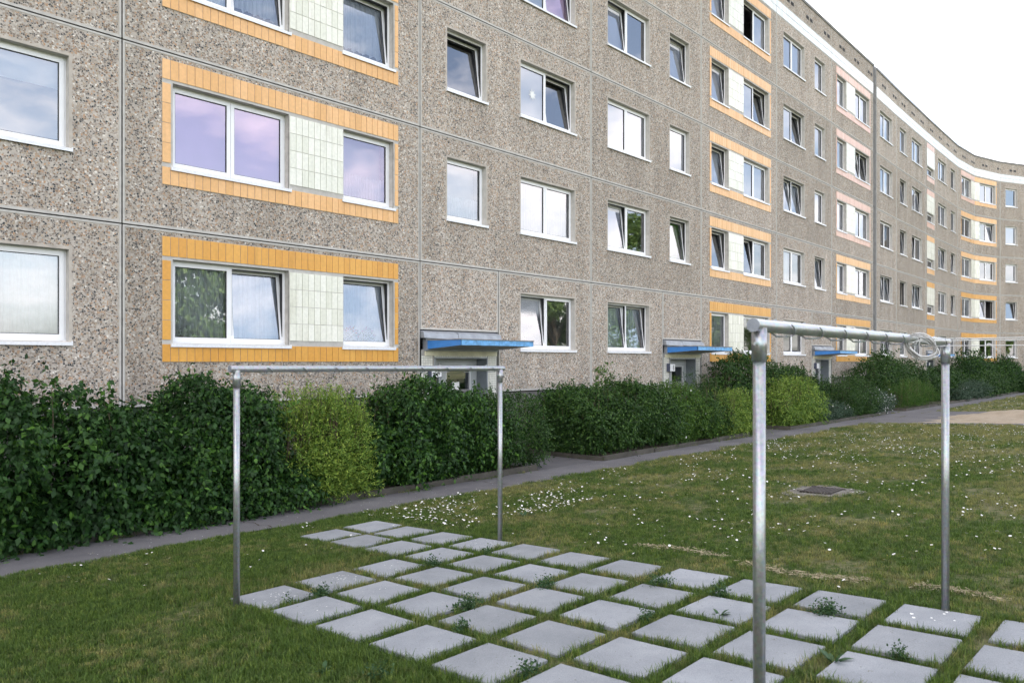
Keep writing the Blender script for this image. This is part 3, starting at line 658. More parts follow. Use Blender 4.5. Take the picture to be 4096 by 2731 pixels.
def entrance(bld, sg, x0, x1, num, k):
    a, c = SX(sg, x0), SX(sg, x1); zg = gz(0, 12)
    root = None
    # zinc flashing in two lengths
    b = MB()
    for (p, q) in ((a, a + (c - a) * .42), (a + (c - a) * .42 + .01, c)):
        b.hexa([sg.P(p, .13, 2.17), sg.P(q, .13, 2.15), sg.P(q, -.02, 2.15), sg.P(p, -.02, 2.17), sg.P(p, .10, 2.29), sg.P(q, .10, 2.27), sg.P(q, -.02, 2.33), sg.P(p, -.02, 2.33)])
    sg.box(b, a + .1, c - .06, -.04, .07, 1.9, 2.17)
    b.build("zinc_flashing", M['lead'], bld)
    # canopy
    p0, p1, pr = a + .14, c, 1.09
    b = MB()
    zt, zl, zf = 2.13, 1.94, 2.01
    b.quad([sg.P(p0, .07, zl), sg.P(p0, pr, zf), sg.P(p0, pr, zt), sg.P(p0, .07, zt - .01)], 0)
    n = 4
    for j in range(n):
        u0, u1 = p0 + (p1 - p0) * j / n, p0 + (p1 - p0) * (j + 1) / n - .006
        w_ = .012 * (j % 2)
        b.hexa([sg.P(u0, pr, zf - .004), sg.P(u1, pr - w_ * .3, zf), sg.P(u1, pr - .02, zf), sg.P(u0, pr - .02, zf), sg.P(u0, pr, zt - .012), sg.P(u1, pr - w_ * .3, zt - .016), sg.P(u1, pr - .02, zt - .012), sg.P(u0, pr - .02, zt - .012)], 1)
    b.quad([sg.P(p1, .07, zl), sg.P(p1, pr, zf), sg.P(p1, pr, zt), sg.P(p1, .07, zt - .01)], 0)
    b.quad([sg.P(p0, .0, zl), sg.P(p1, .0, zl), sg.P(p1, pr - .02, zf + .002), sg.P(p0, pr - .02, zf + .002)], 2)
    sg.box(b, p0 - .01, p1 + .015, .05, pr + .012, zt - .014, zt + .006, 3)
    b.build("canopy", [M['blue'], M['blue_f'], M['soffit'], M['coping']], bld)
    # tiled wall round the doorway
    o0, o1 = a + .42, c - .36; zt_ = 1.74
    b = MB(); plate(b, sg, a + .02, c - .01, zg - .2, 1.93, [(o0, o1, zg - .2, zt_)], -.006, 0, .1, False)
    reveal(b, sg, (o0, o1, zg - .2, zt_), -.006, .32, 1)
    sg.box(b, a + .12, c - .05, -.006, .03, 1.80, 1.94, 2)
    o = b.build("doorway_surround", [M['grout'], M['reveal'], M['cream']], bld)
    b = MB(); s_ = .052
    def mos(t0, t1, z0, z1):
        ni, nj = int((t1 - t0) / s_), int((z1 - z0) / s_)
        for i in range(ni):
            for j in range(nj):
                x, z = t0 + i * s_, z1 - (j + 1) * s_
                b.quad([sg.P(x + .003, -.002, z + .003), sg.P(x + s_ - .003, -.002, z + .003), sg.P(x + s_ - .003, -.002, z + s_ - .003), sg.P(x + .003, -.002, z + s_ - .003)], 0, float(rng.uniform(0, 1)))
    zlow = -.2 if k < 2 else .4
    mos(a + .03, o0 - .03, zlow, 1.80); mos(o1 + .04, c - .02, zlow, 1.80); mos(o0 - .03, o1 + .04, 1.755, 1.80 + .01)
    sg.box(b, o0 - .03, o0, -.006, .006, zg, zt_ + .03, 1); sg.box(b, o1, o1 + .03, -.006, .006, zg, zt_ + .03, 1); sg.box(b, o0 - .03, o1 + .03, -.006, .008, zt_, zt_ + .035, 1)
    b.build("mosaic_tiles", [M['mosaic'], M['lead']], o)
    # frame, side light and door leaf
    b = MB(); f0 = -.33; m0 = o0 + .42
    ring(b, sg.P, o0, o1, zg - .1, zt_, .07, f0 - .06, f0); sg.box(b, m0 - .03, m0 + .03, f0 - .06, f0 + .003, zg, zt_)
    df = b.build("door_frame", M['door'], bld)
    b = MB(); ring(b, sg.P, m0 + .035, o1 - .075, zg, zt_ - .075, .15, f0 - .055, f0 + .012, 0, .5); d_ = b.build("door", M['door'], bld)
    b = MB(); b.quad([sg.P(m0 + .16, f0 - .02, zg + .4), sg.P(o1 - .2, f0 - .02, zg + .4), sg.P(o1 - .2, f0 - .02, zt_ - .2), sg.P(m0 + .16, f0 - .02, zt_ - .2)]); b.build("glass_pane", M['glass'], d_)
    b = MB(); ring(b, sg.P, m0 + .175, o1 - .215, zg + .49, zt_ - .215, .014, f0 - .02, f0 + .02); b.build("glazing_bead", M['upvc'], d_)
    b = MB(); b.tube([sg.P(m0 + .10, f0 + .06, zg + .95), sg.P(m0 + .10, f0 + .06, zg + 1.3)], .014, 8); b.build("handle", M['galv'], d_)
    if k == 0:
        b = MB(); sg.box(b, m0 + .38, m0 + .60, f0 - .012, f0 - .005, .92, 1.22); b.build("paper_notice", M['paper'], d_)
    b = MB(); b.quad([sg.P(o0 + .06, f0 - .03, zg), sg.P(m0 - .02, f0 - .03, zg), sg.P(m0 - .02, f0 - .03, zt_ - .28), sg.P(o0 + .06, f0 - .03, zt_ - .28)]); b.build("glass_pane", M['glass'], df)
    b = MB(); sg.box(b, o0 + .05, m0 - .02, f0 - .05, f0 - .01, zt_ - .30, zt_ - .06); b.build("transom_panel", M['door'], df)
    b = MB(); sg.box(b, o0 - .3, o1 + .3, -1.3, -1.28, zg, 2.3); sg.box(b, o0 - .1, o1 + .1, -1.3, -.4, zg - .1, zg - .02); b.build("hallway_wall", M['interior'], bld)
    # house number box
    b = MB(); s0 = a + .20; sz = 1.34 if k == 0 else 1.37
    sg.box(b, s0, s0 + .30, .002, .12, sz, sz + .245, 0); sg.box(b, s0 + .012, s0 + .288, .12, .124, sz + .012, sz + .233, 1)
    sgn = b.build("house_number_box", [M['signside'], M['sign']], bld)
    if num:
        b = MB(); digit(b, sg, num, s0 + .17, sz + .05, .135, .1255, 0); b.build("numeral", M['black'], sgn)
    return
entrance(main, segs[4], 10.60, 12.95, '4', 0)
entrance(main, segs[5], 20.19, 22.50, '6', 1)
entrance(main, segs[7], 32.20, 34.50, None, 2)
entrance(far, segs[12], 51.02, 53.18, None, 3)
# small details hanging in or on windows
def star():
    sg = segs[4]; t = SX(sg, 14.34); z = BASE + 2 * ST + 1.66; b = MB(); pts = []
    for i in range(16):
        r_ = .15 if i % 2 == 0 else .062; pts.append((t + r_ * cos(i * pi / 8 + .2), z + r_ * 1.05 * sin(i * pi / 8 + .2)))
    for i in range(16):
        p, q = pts[i], pts[(i + 1) % 16]; b.quad([sg.P(t, -.139, z), sg.P(p[0], -.139, p[1]), sg.P(q[0], -.139, q[1])])
    b.build("paper_star", M['paper'], main)
star()

# ------------------------------------------------------------------ foliage
def leaves(P, N, size, aspect, a, droop=.55, fold=.25, spread=.6):
    """one folded four-cornered leaf per point: P points, N outward directions"""
    n = len(P)
    d = N * (.45 - .25 * min(1, max(0, droop))) + rng.normal(0, spread * .75, (n, 3)); d[:, 2] -= droop * rng.uniform(.5, 1.7, n); d /= np.linalg.norm(d, axis=1)[:, None] + 1e-9
    nn = N * 1.0 + np.array([0, 0, .55]) + rng.normal(0, .30, (n, 3)); side = np.cross(d, nn); side /= np.linalg.norm(side, axis=1)[:, None] + 1e-9
    up = np.cross(side, d)
    s = (size * rng.uniform(.65, 1.25, n))[:, None]; w = s * aspect * .5
    base, tip = P, P + d * s
    mid = P + d * s * .42
    l_, r_ = mid + side * w + up * w * fold, mid - side * w + up * w * fold
    V = np.stack([base, r_, tip, l_], 1).reshape(-1, 3)
    k = np.arange(n)[:, None] * 4
    Fc = np.concatenate([k + np.array([[0, 1, 2]]), k + np.array([[0, 2, 3]])], 0)
    return V, Fc, np.repeat(a, 4)
def lump(u, seed):
    r = np.random.default_rng(seed); s = np.zeros(len(u))
    for k in range(9):
        c = r.normal(0, 1, 3); c /= np.linalg.norm(c); s += np.exp(-((u - c) ** 2).sum(1) / .16) * r.uniform(-.28, .30)
    return s
def shrub(name, label, x0, x1, cy, ry, top, n, size, aspect, mat, seed, base=-.34, shoots=14, shoot_h=.25, power=3.0, stem=True, light=.12, cat="shrub", flower=0, spray=.7, skirt=0, group="shrubs along the front of the apartment block", droop=.55):
    global rng
    rng = np.random.default_rng(seed)
    cx, rx = (x0 + x1) / 2, (x1 - x0) / 2; H = top - base
    root = thing(name, label, cat, (cx, cy, base), group); n = int(n * 1.25)
    # a crown of overlapping lobes of uneven height and size
    K = max(5, int(round(4 + rx * 3.2))) if rx < 3 else int(4 + rx * 2.6)
    lc, lr = [], []
    for k in range(K):
        t = (k + .5) / K * 2 - 1; fx = abs(t) ** power
        hh = H * 1.09 * (1 - .34 * fx) * rng.uniform(.76, 1.03); w = max(.24, min(.62, 1.4 * rx / K)) * rng.uniform(.75, 1.3); w = min(w, rx * .8)
        c_x = cx + t * (rx - w * .75) + rng.normal(0, .05 * rx); c_y = cy + rng.uniform(-.22, .25) * ry
        lc.append((c_x, c_y, base + hh * .52)); lr.append((w, ry * rng.uniform(.70, .95), hh * .50))
        if rng.random() < .75: lc.append((c_x + rng.uniform(-.3, .3) * w, cy - ry * rng.uniform(.3, .55), base + H * rng.uniform(.22, .55))); lr.append((w * rng.uniform(.6, .9), ry * .5, H * rng.uniform(.20, .32)))
    for k in range(skirt): lc.append((x0 + (x1 - x0) * (k + .5) / skirt, cy - ry * .60, base + .20)); lr.append((.42, ry * .28, .30))
    lc, lr = np.array(lc), np.array(lr); ar = (lr[:, 0] * lr[:, 2]); which = rng.choice(len(lc), n, p=ar / ar.sum())
    u = rng.normal(0, 1, (n, 3)); u /= np.linalg.norm(u, axis=1)[:, None]
    rad = (np.abs(u) ** 2.5).sum(1) ** (-1 / 2.5)
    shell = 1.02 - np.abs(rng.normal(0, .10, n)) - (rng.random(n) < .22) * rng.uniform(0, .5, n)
    P = lc[which] + u * lr[which] * (rad * shell * (1 + lump(u, seed + 1) * .45))[:, None]
    keep = np.ones(n, bool)
    for k in range(len(lc)): keep &= (which == k) | ((((P - lc[k]) / lr[k]) ** 2).sum(1) > .55)
    keep &= P[:, 2] > base + .03
    P, u, which, shell = P[keep], u[keep], which[keep], shell[keep]; n = len(P)
    N = u / lr[which]; N /= np.linalg.norm(N, axis=1)[:, None]
    # leafy sprays arching out of the surface break up the outline
    ns = max(20, int(n * spray / 9)); q = rng.integers(0, n, ns); m_ = 9
    L_ = size * rng.uniform(1.4, 4.6, ns) * np.where(rng.random(ns) < .06, 1.9, 1); dv = N[q] + rng.normal(0, .45, (ns, 3)) + np.array([0, 0, .25 - droop * .35]); dv /= np.linalg.norm(dv, axis=1)[:, None]
    t = (np.arange(m_) + 1) / m_
    SPp = P[q][:, None, :] + dv[:, None, :] * (L_[:, None] * t)[:, :, None]; SPp[:, :, 2] -= (L_[:, None] * t ** 2 * .45 * max(0, droop)); SPp = SPp.reshape(-1, 3)
    SN = np.repeat(dv, m_, 0) + rng.normal(0, .5, (ns * m_, 3)); P = np.concatenate([P, SPp]); N = np.concatenate([N, SN]); N /= np.linalg.norm(N, axis=1)[:, None]; shell = np.concatenate([shell, np.full(len(SPp), 1.0)])
    P[:, 2] = np.maximum(P[:, 2], gz(0, 9.5) + .03); n = len(P)
    tone = np.sin(P[:, 0] * 3.1 + seed) * np.sin(P[:, 2] * 4.3 + seed) * .09
    patch = rng.random(n)
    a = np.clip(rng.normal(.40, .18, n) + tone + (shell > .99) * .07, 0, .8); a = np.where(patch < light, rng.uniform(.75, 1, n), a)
    PP, NN, AA = [P], [N], [a]
    stems = MB()
    for k in range(shoots):                       # young shoots standing out of the crown
        q = rng.uniform(-.92, .92, 2); sx_, sy_ = cx + q[0] * rx, cy + q[1] * ry * .8
        zt = base + H * (.42 + .5 * (max(0, 1 - abs(q[0]) ** power)) ** (1 / power)) * .95
        h = shoot_h * rng.uniform(.4, 1.3); lean = rng.normal(0, .25, 2)
        m_ = int(max(6, h / size * 7)); tt = rng.uniform(0, 1, m_)
        ang = rng.uniform(0, 2 * pi, m_)
        PP.append(np.stack([sx_ + lean[0] * h * tt, sy_ + lean[1] * h * tt, zt - .1 + (h + .1) * tt], 1))
        NN.append(np.stack([np.cos(ang), np.sin(ang), np.full(m_, .5)], 1)); AA.append(np.clip(rng.normal(.62, .15, m_), 0, 1))
        if stem and n > 6000: stems.tube([(sx_ - lean[0] * .1, sy_, zt - .4), (sx_, sy_, zt - .1), (sx_ + lean[0] * h, sy_ + lean[1] * h, zt + h)], [.006, .005, .002], 4)
    P = np.concatenate(PP); N = np.concatenate(NN); a = np.concatenate(AA)
    V, Fc, A_ = leaves(P, N, size, aspect, a, droop)
    mesh_np("foliage", V, Fc, A_, mat, root)
    if stem:
        for k in range(max(5, int(rx * 5))):
            bx = cx + rng.uniform(-.75, .75) * rx; by = cy + rng.uniform(-.15, .6) * ry; pts = [(bx, by, base)]; 
            lx, ly = rng.normal(0, .07, 2)
            for q in (.3, .6, .9): pts.append((bx + lx * q * H * 2 + rng.normal(0, .03), by + ly * q * H * 2, base + H * q * rng.uniform(.8, .95)))
            stems.tube(pts, [.018, .014, .009, .004], 5)
    if stems.v: stems.build("stems", M['bark'], root)
    if flower:
        k = rng.integers(0, len(P) - 1, flower); fb = MB()
        for i in k:
            c = P[i] + N[i] * .04
            for q in range(5):
                an = q * 2 * pi / 5; an2 = an + 1.0
                fb.quad([tuple(c), (c[0] + .03 * cos(an), c[1] - .02, c[2] + .03 * sin(an)), (c[0] + .03 * cos(an2), c[1] - .02, c[2] + .03 * sin(an2))])
        fb.build("blossoms", M['petal'], root)
    return root

shrub("shrub", "broad-leaved dark green shrub at the left edge of the photo beside the path", .4, 4.55, 10.5, 1.25, 1.38, 46000, .08, .62, M['broad'], 11, skirt=9, shoots=26, shoot_h=.28, light=.04)
shrub("shrub", "dark green shrub between the left-edge shrub and the yellow-green one", 4.2, 6.15, 10.3, 1.12, 1.27, 30000, .072, .60, M['broad'], 12, skirt=4, shoots=10, shoot_h=.14, light=.06)
shrub("shrub", "nearest yellow-green narrow-leaved shrub, behind the left clothes frame", 5.72, 7.3, 9.9, .62, 1.14, 19000, .055, .26, M['yellow'], 13, shoots=150, shoot_h=.34, spray=1.3, power=2.2, light=.22, droop=-.1)
shrub("shrub", "broad mid-green shrub below the house number 4", 7.2, 10.55, 10.45, 1.08, 1.22, 32000, .075, .55, M['broad'], 14, shoots=40, shoot_h=.26, light=.16)
shrub("shrub", "finer-leaved green shrub at the corner of the entrance path to door 4", 10.0, 11.75, 10.25, .80, 1.08, 15000, .05, .42, M['fine'], 15, shoots=26, shoot_h=.34, power=2.4, light=.08)
shrub("shrub", "dark shrub close to the wall right of the entrance path to door 4", 13.2, 15.2, 11.25, .65, 1.0, 9000, .085, .36, M['broad'], 16, shoots=18, shoot_h=.22, light=.14)
shrub("shrub", "wide rounded dark green shrub hanging over the kerb corner", 13.0, 16.9, 10.45, 1.05, 1.22, 30000, .065, .5, M['fine'], 17, shoots=34, shoot_h=.26, power=2.5, light=.14)
shrub("shrub", "slender climbing shoot rising above the wide rounded shrub", 15.2, 15.75, 11.1, .25, 1.5, 1200, .08, .42, M['lime'], 18, shoots=8, shoot_h=.35, power=2, light=.3, stem=False)
shrub("shrub", "green shrub with a few white blossoms below the house number 6", 16.6, 18.7, 10.4, .95, 1.12, 15000, .06, .36, M['lime'], 19, shoots=24, shoot_h=.22, power=2.3, light=.25, flower=30)
shrub("shrub", "dark fine-leaved shrub left of the long yellow-green shrub", 17.7, 19.5, 10.35, .95, 1.20, 13000, .05, .3, M['fine'], 20, shoots=24, shoot_h=.3, power=2.3, light=.05)
shrub("shrub", "long clipped yellow-green shrub ending at the entrance path to door 6", 18.9, 21.0, 9.98, .62, .78, 15000, .055, .34, M['yellow'], 21, shoots=130, shoot_h=.28, spray=1.1, power=3, light=.15)
shrub("shrub", "tall broad dark shrub right of entrance 6 under the orange-framed window", 21.6, 25.8, 11.3, .85, 1.86, 20000, .085, .42, M['fine'], 22, shoots=30, shoot_h=.3, power=2.3, light=.07)
shrub("shrub", "tall dark shrub behind the second clothes frame's near pole", 25.2, 29.4, 11.35, .8, 1.45, 15000, .085, .42, M['fine'], 23, shoots=24, shoot_h=.3, power=2.3, light=.05)
shrub("shrub", "rounded yellow-green shrub just right of the second clothes frame's near pole", 22.7, 25.9, 10.1, .75, 1.02, 14000, .06, .4, M['yellow'], 24, shoots=120, shoot_h=.32, spray=1.1, power=2.2, light=.1)
shrub("shrub", "low grey-green shrub with a few pale flowers behind the kerb", 25.6, 28.6, 10.05, .6, .28, 9000, .05, .4, M['grey'], 25, shoots=12, shoot_h=.15, power=2.2, light=.06, flower=14)
shrub("shrub", "dark shrub filling the gap behind the low grey-green one", 26.6, 30.2, 10.8, .6, .85, 10000, .07, .4, M['fine'], 26, shoots=16, shoot_h=.25, power=2.2, light=.05)
shrub("shrub", "upright dense dark shrub left of the white-flowering one", 28.2, 31.6, 10.2, .85, 1.15, 15000, .06, .34, M['fine'], 27, shoots=20, shoot_h=.16, power=2.2, light=.07)
shrub("shrub", "small shrub covered in white blossom", 31.0, 33.8, 10.0, .6, .45, 8000, .055, .4, M['grey'], 28, shoots=10, shoot_h=.15, power=2.2, flower=260)
shrub("shrub", "tall dark shrub in front of the farthest orange-framed ground-floor window of the near block", 35.0, 39.5, 11.3, .85, 1.95, 12000, .10, .42, M['fine'], 29, shoots=20, shoot_h=.4, power=2.2, light=.1)
shrub("shrub", "tall dark shrub in front of the expansion joint", 38.8, 43.6, 11.3, .85, 1.6, 10000, .10, .42, M['fine'], 30, shoots=20, shoot_h=.35, power=2.2, light=.05)
shrub("shrub", "feathery bright green shrub fanning out over the far kerb", 34.9, 40.4, 10.15, .75, .62, 12000, .085, .12, M['lime'], 31, shoots=90, shoot_h=.42, power=2, light=.05, droop=-.6)
shrub("shrub", "dark shrub in front of the fourth entrance", 42.8, 49.0, 10.9, .8, 1.35, 12000, .11, .42, M['fine'], 32, shoots=24, shoot_h=.3, power=2.2, light=.05)
shrub("shrub", "grey-green mounded shrub right of the second clothes frame's far pole", 44.5, 52.2, 10.0, .6, .52, 12000, .08, .4, M['grey'], 33, shoots=14, shoot_h=.15, power=2.4, light=.1, flower=10)
shrub("shrub", "tall round-topped dark shrub, left one of the far pair", 52.6, 60.4, 11.4, 1.0, 2.15, 12000, .13, .45, M['broad'], 34, shoots=20, shoot_h=.3, power=2.2, light=.08)
shrub("shrub", "tall round-topped dark shrub, right one of the far pair", 59.8, 65.3, 10.8, 1.0, 1.8, 10000, .13, .45, M['broad'], 35, shoots=20, shoot_h=.3, power=2.2, light=.08)
shrub("shrub", "low dark spreading shrub in front of the far pair", 49.5, 61.0, 10.2, .7, .95, 14000, .11, .45, M['fine'], 36, shoots=20, shoot_h=.2, power=2.5, light=.06)
shrub("shrub", "dark spreading shrub at the right edge of the photo", 60.0, 71.5, 8.9, 1.2, .95, 14000, .12, .45, M['fine'], 37, shoots=20, shoot_h=.25, power=2.5, light=.06)

# ------------------------------------------------------------------ trees on the other side of the lawn: seen only in the window panes
def tree(x, y, h, seed, label):
    global rng
    rng = np.random.default_rng(seed); z0 = gz(x, y); root = thing("deciduous_tree", label, "tree", (x, y, z0), "trees mirrored in the window panes")
    b = MB(); top = h * .62; b.tube([(x, y, z0 - .1), (x + .1, y, z0 + h * .25), (x - .05, y + .1, z0 + top)], [.26, .19, .08], 9)
    cl = []
    for k in range(24):
        a_, e_ = rng.uniform(0, 2 * pi), rng.uniform(-.9, 1.3); r_ = h * rng.uniform(.16, .30)
        c = np.array([x + r_ * cos(a_) * cos(e_), y + r_ * sin(a_) * cos(e_), z0 + h * .58 + h * .36 * sin(e_)]); cl.append((c, h * rng.uniform(.09, .15)))
        s0 = np.array([x, y, z0 + h * rng.uniform(.25, .5)]); b.tube([s0, (s0 + c) / 2 + np.array([0, 0, .3]), c], [.08, .05, .02], 6)
    b.build("trunk", M['bark'], root)
    PP, NN = [], []
    for c, r_ in cl:
        m_ = 420; u = rng.normal(0, 1, (m_, 3)); u /= np.linalg.norm(u, axis=1)[:, None]
        PP.append(c + u * (r_ * rng.uniform(.5, 1.12, m_))[:, None]); NN.append(u)
    P = np.concatenate(PP); N = np.concatenate(NN); V, Fc, A_ = leaves(P, N, .30, .7, np.clip(rng.normal(.55, .25, len(P)), 0, 1)); mesh_np("crown", V, Fc, A_, M['treeleaf'], root)
ordn_t = ['first', 'second', 'third', 'fourth', 'fifth', 'sixth', 'seventh', 'eighth']
for k, (x, y, h) in enumerate([(20.5, -18, 8.0), (36, -17, 5.5), (50, -16, 7.5), (67, -19, 16), (84, -24, 7.5), (104, -26, 8), (124, -28, 9)]):
    tree(x, y, h, 60 + k, "light green tree across the lawn, %s from the near end of its row" % ordn_t[k])

# ------------------------------------------------------------------ paving slabs
SL, PX, PY = .49, .598, .6055
cells = [(i, 0) for i in range(-2, 14)] + [(i, 1) for i in range(-2, 14)] + [(i, j) for j in (2, 3, 4) for i in range(1, 14)]
srng = random.Random(5); slab_rects = []
ordn = ["", "first", "second", "third", "fourth", "fifth", "sixth", "seventh", "eighth", "ninth", "tenth", "eleventh", "twelfth", "thirteenth", "fourteenth", "fifteenth", "sixteenth"]
rown = {0: "far edge row", 1: "second row from the far edge", 2: "middle row", 3: "fourth row from the far edge", 4: "near edge row"}
for (i, j) in cells:
    cx, cy = 5.945 - j * PX - SL / 2 + srng.uniform(-.01, .01), 6.47 - i * PY - SL / 2 + srng.uniform(-.01, .01); rot = srng.uniform(-.014, .014)
    if i < 1: cx -= .015; 
    slab_rects.append((cx, cy))
    b = MB(); h = SL / 2; z = gz(cx, cy) + .022 + srng.uniform(-.004, .006); bv = .006; tx, ty = srng.uniform(-.006, .006), srng.uniform(-.006, .006) - .042
    def Pq(u, v, zz): return (cx + u * cos(rot) - v * sin(rot), cy + u * sin(rot) + v * cos(rot), zz + u * tx + v * ty)
    lo = [Pq(-h, -h, z - .06), Pq(h, -h, z - .06), Pq(h, h, z - .06), Pq(-h, h, z - .06)]; mid_ = [Pq(-h, -h, z - bv), Pq(h, -h, z - bv), Pq(h, h, z - bv), Pq(-h, h, z - bv)]
    g_ = h - bv; hi = [Pq(-g_, -g_, z), Pq(g_, -g_, z), Pq(g_, g_, z), Pq(-g_, g_, z)]
    for q in range(4):
        r_ = (q + 1) % 4; b.quad([lo[q], lo[r_], mid_[r_], mid_[q]]); b.quad([mid_[q], mid_[r_], hi[r_], hi[q]])
    b.quad(hi)
    n = i + 3 if j < 2 else i
    o = b.build("paving_slab", M['slab']); tag(o, "concrete slab, %s from the house end in the %s" % (ordn[n], rown[j]), "paving slab", "square concrete slabs set in the lawn", "thing")
    # dried bird droppings and scratches are only on some slabs
    if (i, j) in ((1, 4), (8, 0), (2, 3), (1, 3), (1, 0), (2, 4), (1, 2)):
        sb = MB(); nsp = {(1, 4): 26, (8, 0): 7, (1, 3): 22, (1, 0): 20}.get((i, j), 6)
        for q in range(nsp):
            u, v = np.clip(srng.gauss(.05, .09), -.2, .2), np.clip(srng.gauss(-.02, .09), -.2, .2); r_ = srng.uniform(.003, .009) * (2.2 if (i, j) == (8, 0) else 1)
            k0 = [Pq(u + r_ * (1 + .4 * sin(3 * t + q)) * cos(t), v + r_ * (1 + .4 * sin(2 * t)) * .7 * sin(t), z + .0015) for t in np.linspace(0, 2 * pi, 9)[:-1]]
            sb.quad(k0)
        so = sb.build("white_spots", M['paper'], o)
        so.location = (0, 0, 0)

# ------------------------------------------------------------------ clothes-drying frames
def frame(label, A, B, za, zb_):
    """A, B: pole feet (x, y); za, zb_: height of the bar's centre line at either end"""
    cx, cy = (A[0] + B[0]) / 2, (A[1] + B[1]) / 2
    root = thing("clothes_drying_frame", label, "clothes frame", (cx, cy, gz(cx, cy)), "galvanised clothes-drying frames")
    r_ = .0270; L = B[0] - A[0]
    bar0, bar1 = np.array([A[0] - .055, A[1], za]), np.array([B[0] + .05, B[1], zb_])
    for (p, z) in ((A, za), (B, zb_)):
        b = MB(); lean = .0; b.tube([(p[0], p[1], gz(*p) - .05), (p[0] + lean, p[1], z - .03)], r_ * .93, 20)
        po = b.build("pole", M['galv'], root, smooth=True)
        b = MB(); b.tube([(p[0], p[1], z - .145), (p[0], p[1], z - .01)], r_ * 1.12, 20); s_ = b.build("sleeve", M['galv'], po, smooth=True)
        b = MB(); b.tube([(p[0] - .052, p[1] - .004, z - .075), (p[0] + .052, p[1] - .004, z - .075)], .005, 8); b.tube([(p[0] + .034, p[1] - .004, z - .075), (p[0] + .046, p[1] - .004, z - .075)], .010, 6); b.tube([(p[0] - .043, p[1] - .004, z - .075), (p[0] - .034, p[1] - .004, z - .075)], .009, 6)
        b.build("bolt", M['galv'], po)
    b = MB(); b.tube([bar0, bar1], r_, 24, caps=False); b.build("crossbar", M['galv'], root, smooth=True)
    for e, s_ in ((bar0, -1), (bar1, 1)):
        b = MB(); b.tube([e, e + np.array([s_ * .003, 0, 0])], r_ * 1.02, 24); b.build("end_cap", M['cap'], root)
    n = 9
    for k in range(n):
        t = (k + 1.05) / (n + .55); c = bar0 + (bar1 - bar0) * t; w = r_ + .009; b = MB(); pts = []
        # wire hook: curls over the front of the bar, passes underneath and ends in a flat loop on the other side
        for q in np.linspace(0, 1, 9): an = R(20) - q * R(110); pts.append((c[0] - .035 + .05 * sin(q * pi * .75), c[1] - w * cos(an), c[2] + w * sin(an)))
        pts += [(c[0] - .02, c[1] + .004, c[2] - w - .002), (c[0] - .05, c[1] + .03, c[2] - w - .001)]
        for q in np.linspace(0, 1, 7): an = -R(55) + q * R(115); pts.append((c[0] - .06 - .03 * sin(q * pi), c[1] + (w + .012) * cos(an), c[2] + (w + .004) * sin(an)))
        b.tube(pts, .0042, 6); b.build("hook", M['galv'], root, smooth=True)
    return root, bar0, bar1
frame("farther clothes frame with an empty bar, left one in front of the yellow-green shrub", (2.99, 5.63), (5.945, 5.59), 1.622, 1.606)
rootB, b0, b1 = frame("nearer clothes frame with a coil of line hung on its bar", (3.0, 1.37), (5.945, 1.37), 1.826, 1.813)
# coil of line hung over the bar (a thing of its own) and three taut lines running out to the right
b = MB(); crng = random.Random(9); rv = np.array([.6736, -.739, 0]); fv = np.array([-.739, -.6736, 0]); cc = np.array([5.108, 1.37, 1.817]) + rv * .047 + np.array([0, 0, -.048]) + fv * .045
for k in range(13):
    a1, a2 = .092 + crng.uniform(-.013, .013), .064 + crng.uniform(-.010, .010); ph, dp = crng.uniform(0, 6), crng.uniform(-.014, .014); o1, o2 = crng.uniform(-.006, .006), crng.uniform(-.005, .005); pts = []
    for t in np.linspace(0, 2 * pi, 61):
        w_ = 1 + .025 * sin(2 * t + ph) + .015 * sin(5 * t + ph); u, v = a1 * w_ * cos(t) + o1, a2 * w_ * sin(t) + o2
        uu, vv = u * cos(-.42) - v * sin(-.42), u * sin(-.42) + v * cos(-.42)
        pts.append(cc + rv * uu + np.array([0, 0, vv]) + fv * (dp + .008 * sin(3 * t + ph)))
    b.tube(pts, .0034, 6, k % 2, caps=False)
for k in range(4):
    pts = [cc + rv * (.02 * k - .02 + .06 * cos(t)) + np.array([0, 0, .012 + (.02 + .008 * k) * sin(t)]) + fv * .01 for t in np.linspace(.3 * k, 2.6 + .3 * k, 20)]; b.tube(pts, .0024, 6, 1)
o = b.build("line_coil", [M['rope'], M['white_rope']], smooth=True); tag(o, "looped coil of grey and white washing line slung over the nearer frame's bar", "clothesline coil")
b = MB()
for k, (x, dz, x2) in enumerate(((5.30, .004, 5.62), (5.46, -.004, 5.60), (5.62, -.034, 5.72))):
    z = 1.815 + dz
    pts = [(x, 1.37, z)] + [(x + (x2 - x) * t, 1.34 - 4.2 * t, z + .035 * t * (1.9 - k * .25) - .02 * sin(pi * t)) for t in np.linspace(.01, 1, 16)]
    b.tube(pts, .0028, 6, 1)
kx = (5.68, 1.06, 1.786)
b.tube([(kx[0] - .014, kx[1] + .012, kx[2]), (kx[0], kx[1], kx[2] + .003), (kx[0] + .014, kx[1] - .012, kx[2])], [.005, .009, .005], 8, 0)
b.tube([kx, (kx[0] + .02, kx[1] - .03, kx[2] - .02), (kx[0] + .03, kx[1] - .055, kx[2] - .045)], .0022, 6, 1)
o = b.build("washing_line", [M['rope'], M['white_rope']], smooth=True); tag(o, "three taut white washing lines with a knot, leaving the nearer frame to the right", "washing line")
frame("clothes frame out of the picture to the right, holding the far end of the lines", (3.0, -2.87), (5.945, -2.87), 1.99, 1.98)

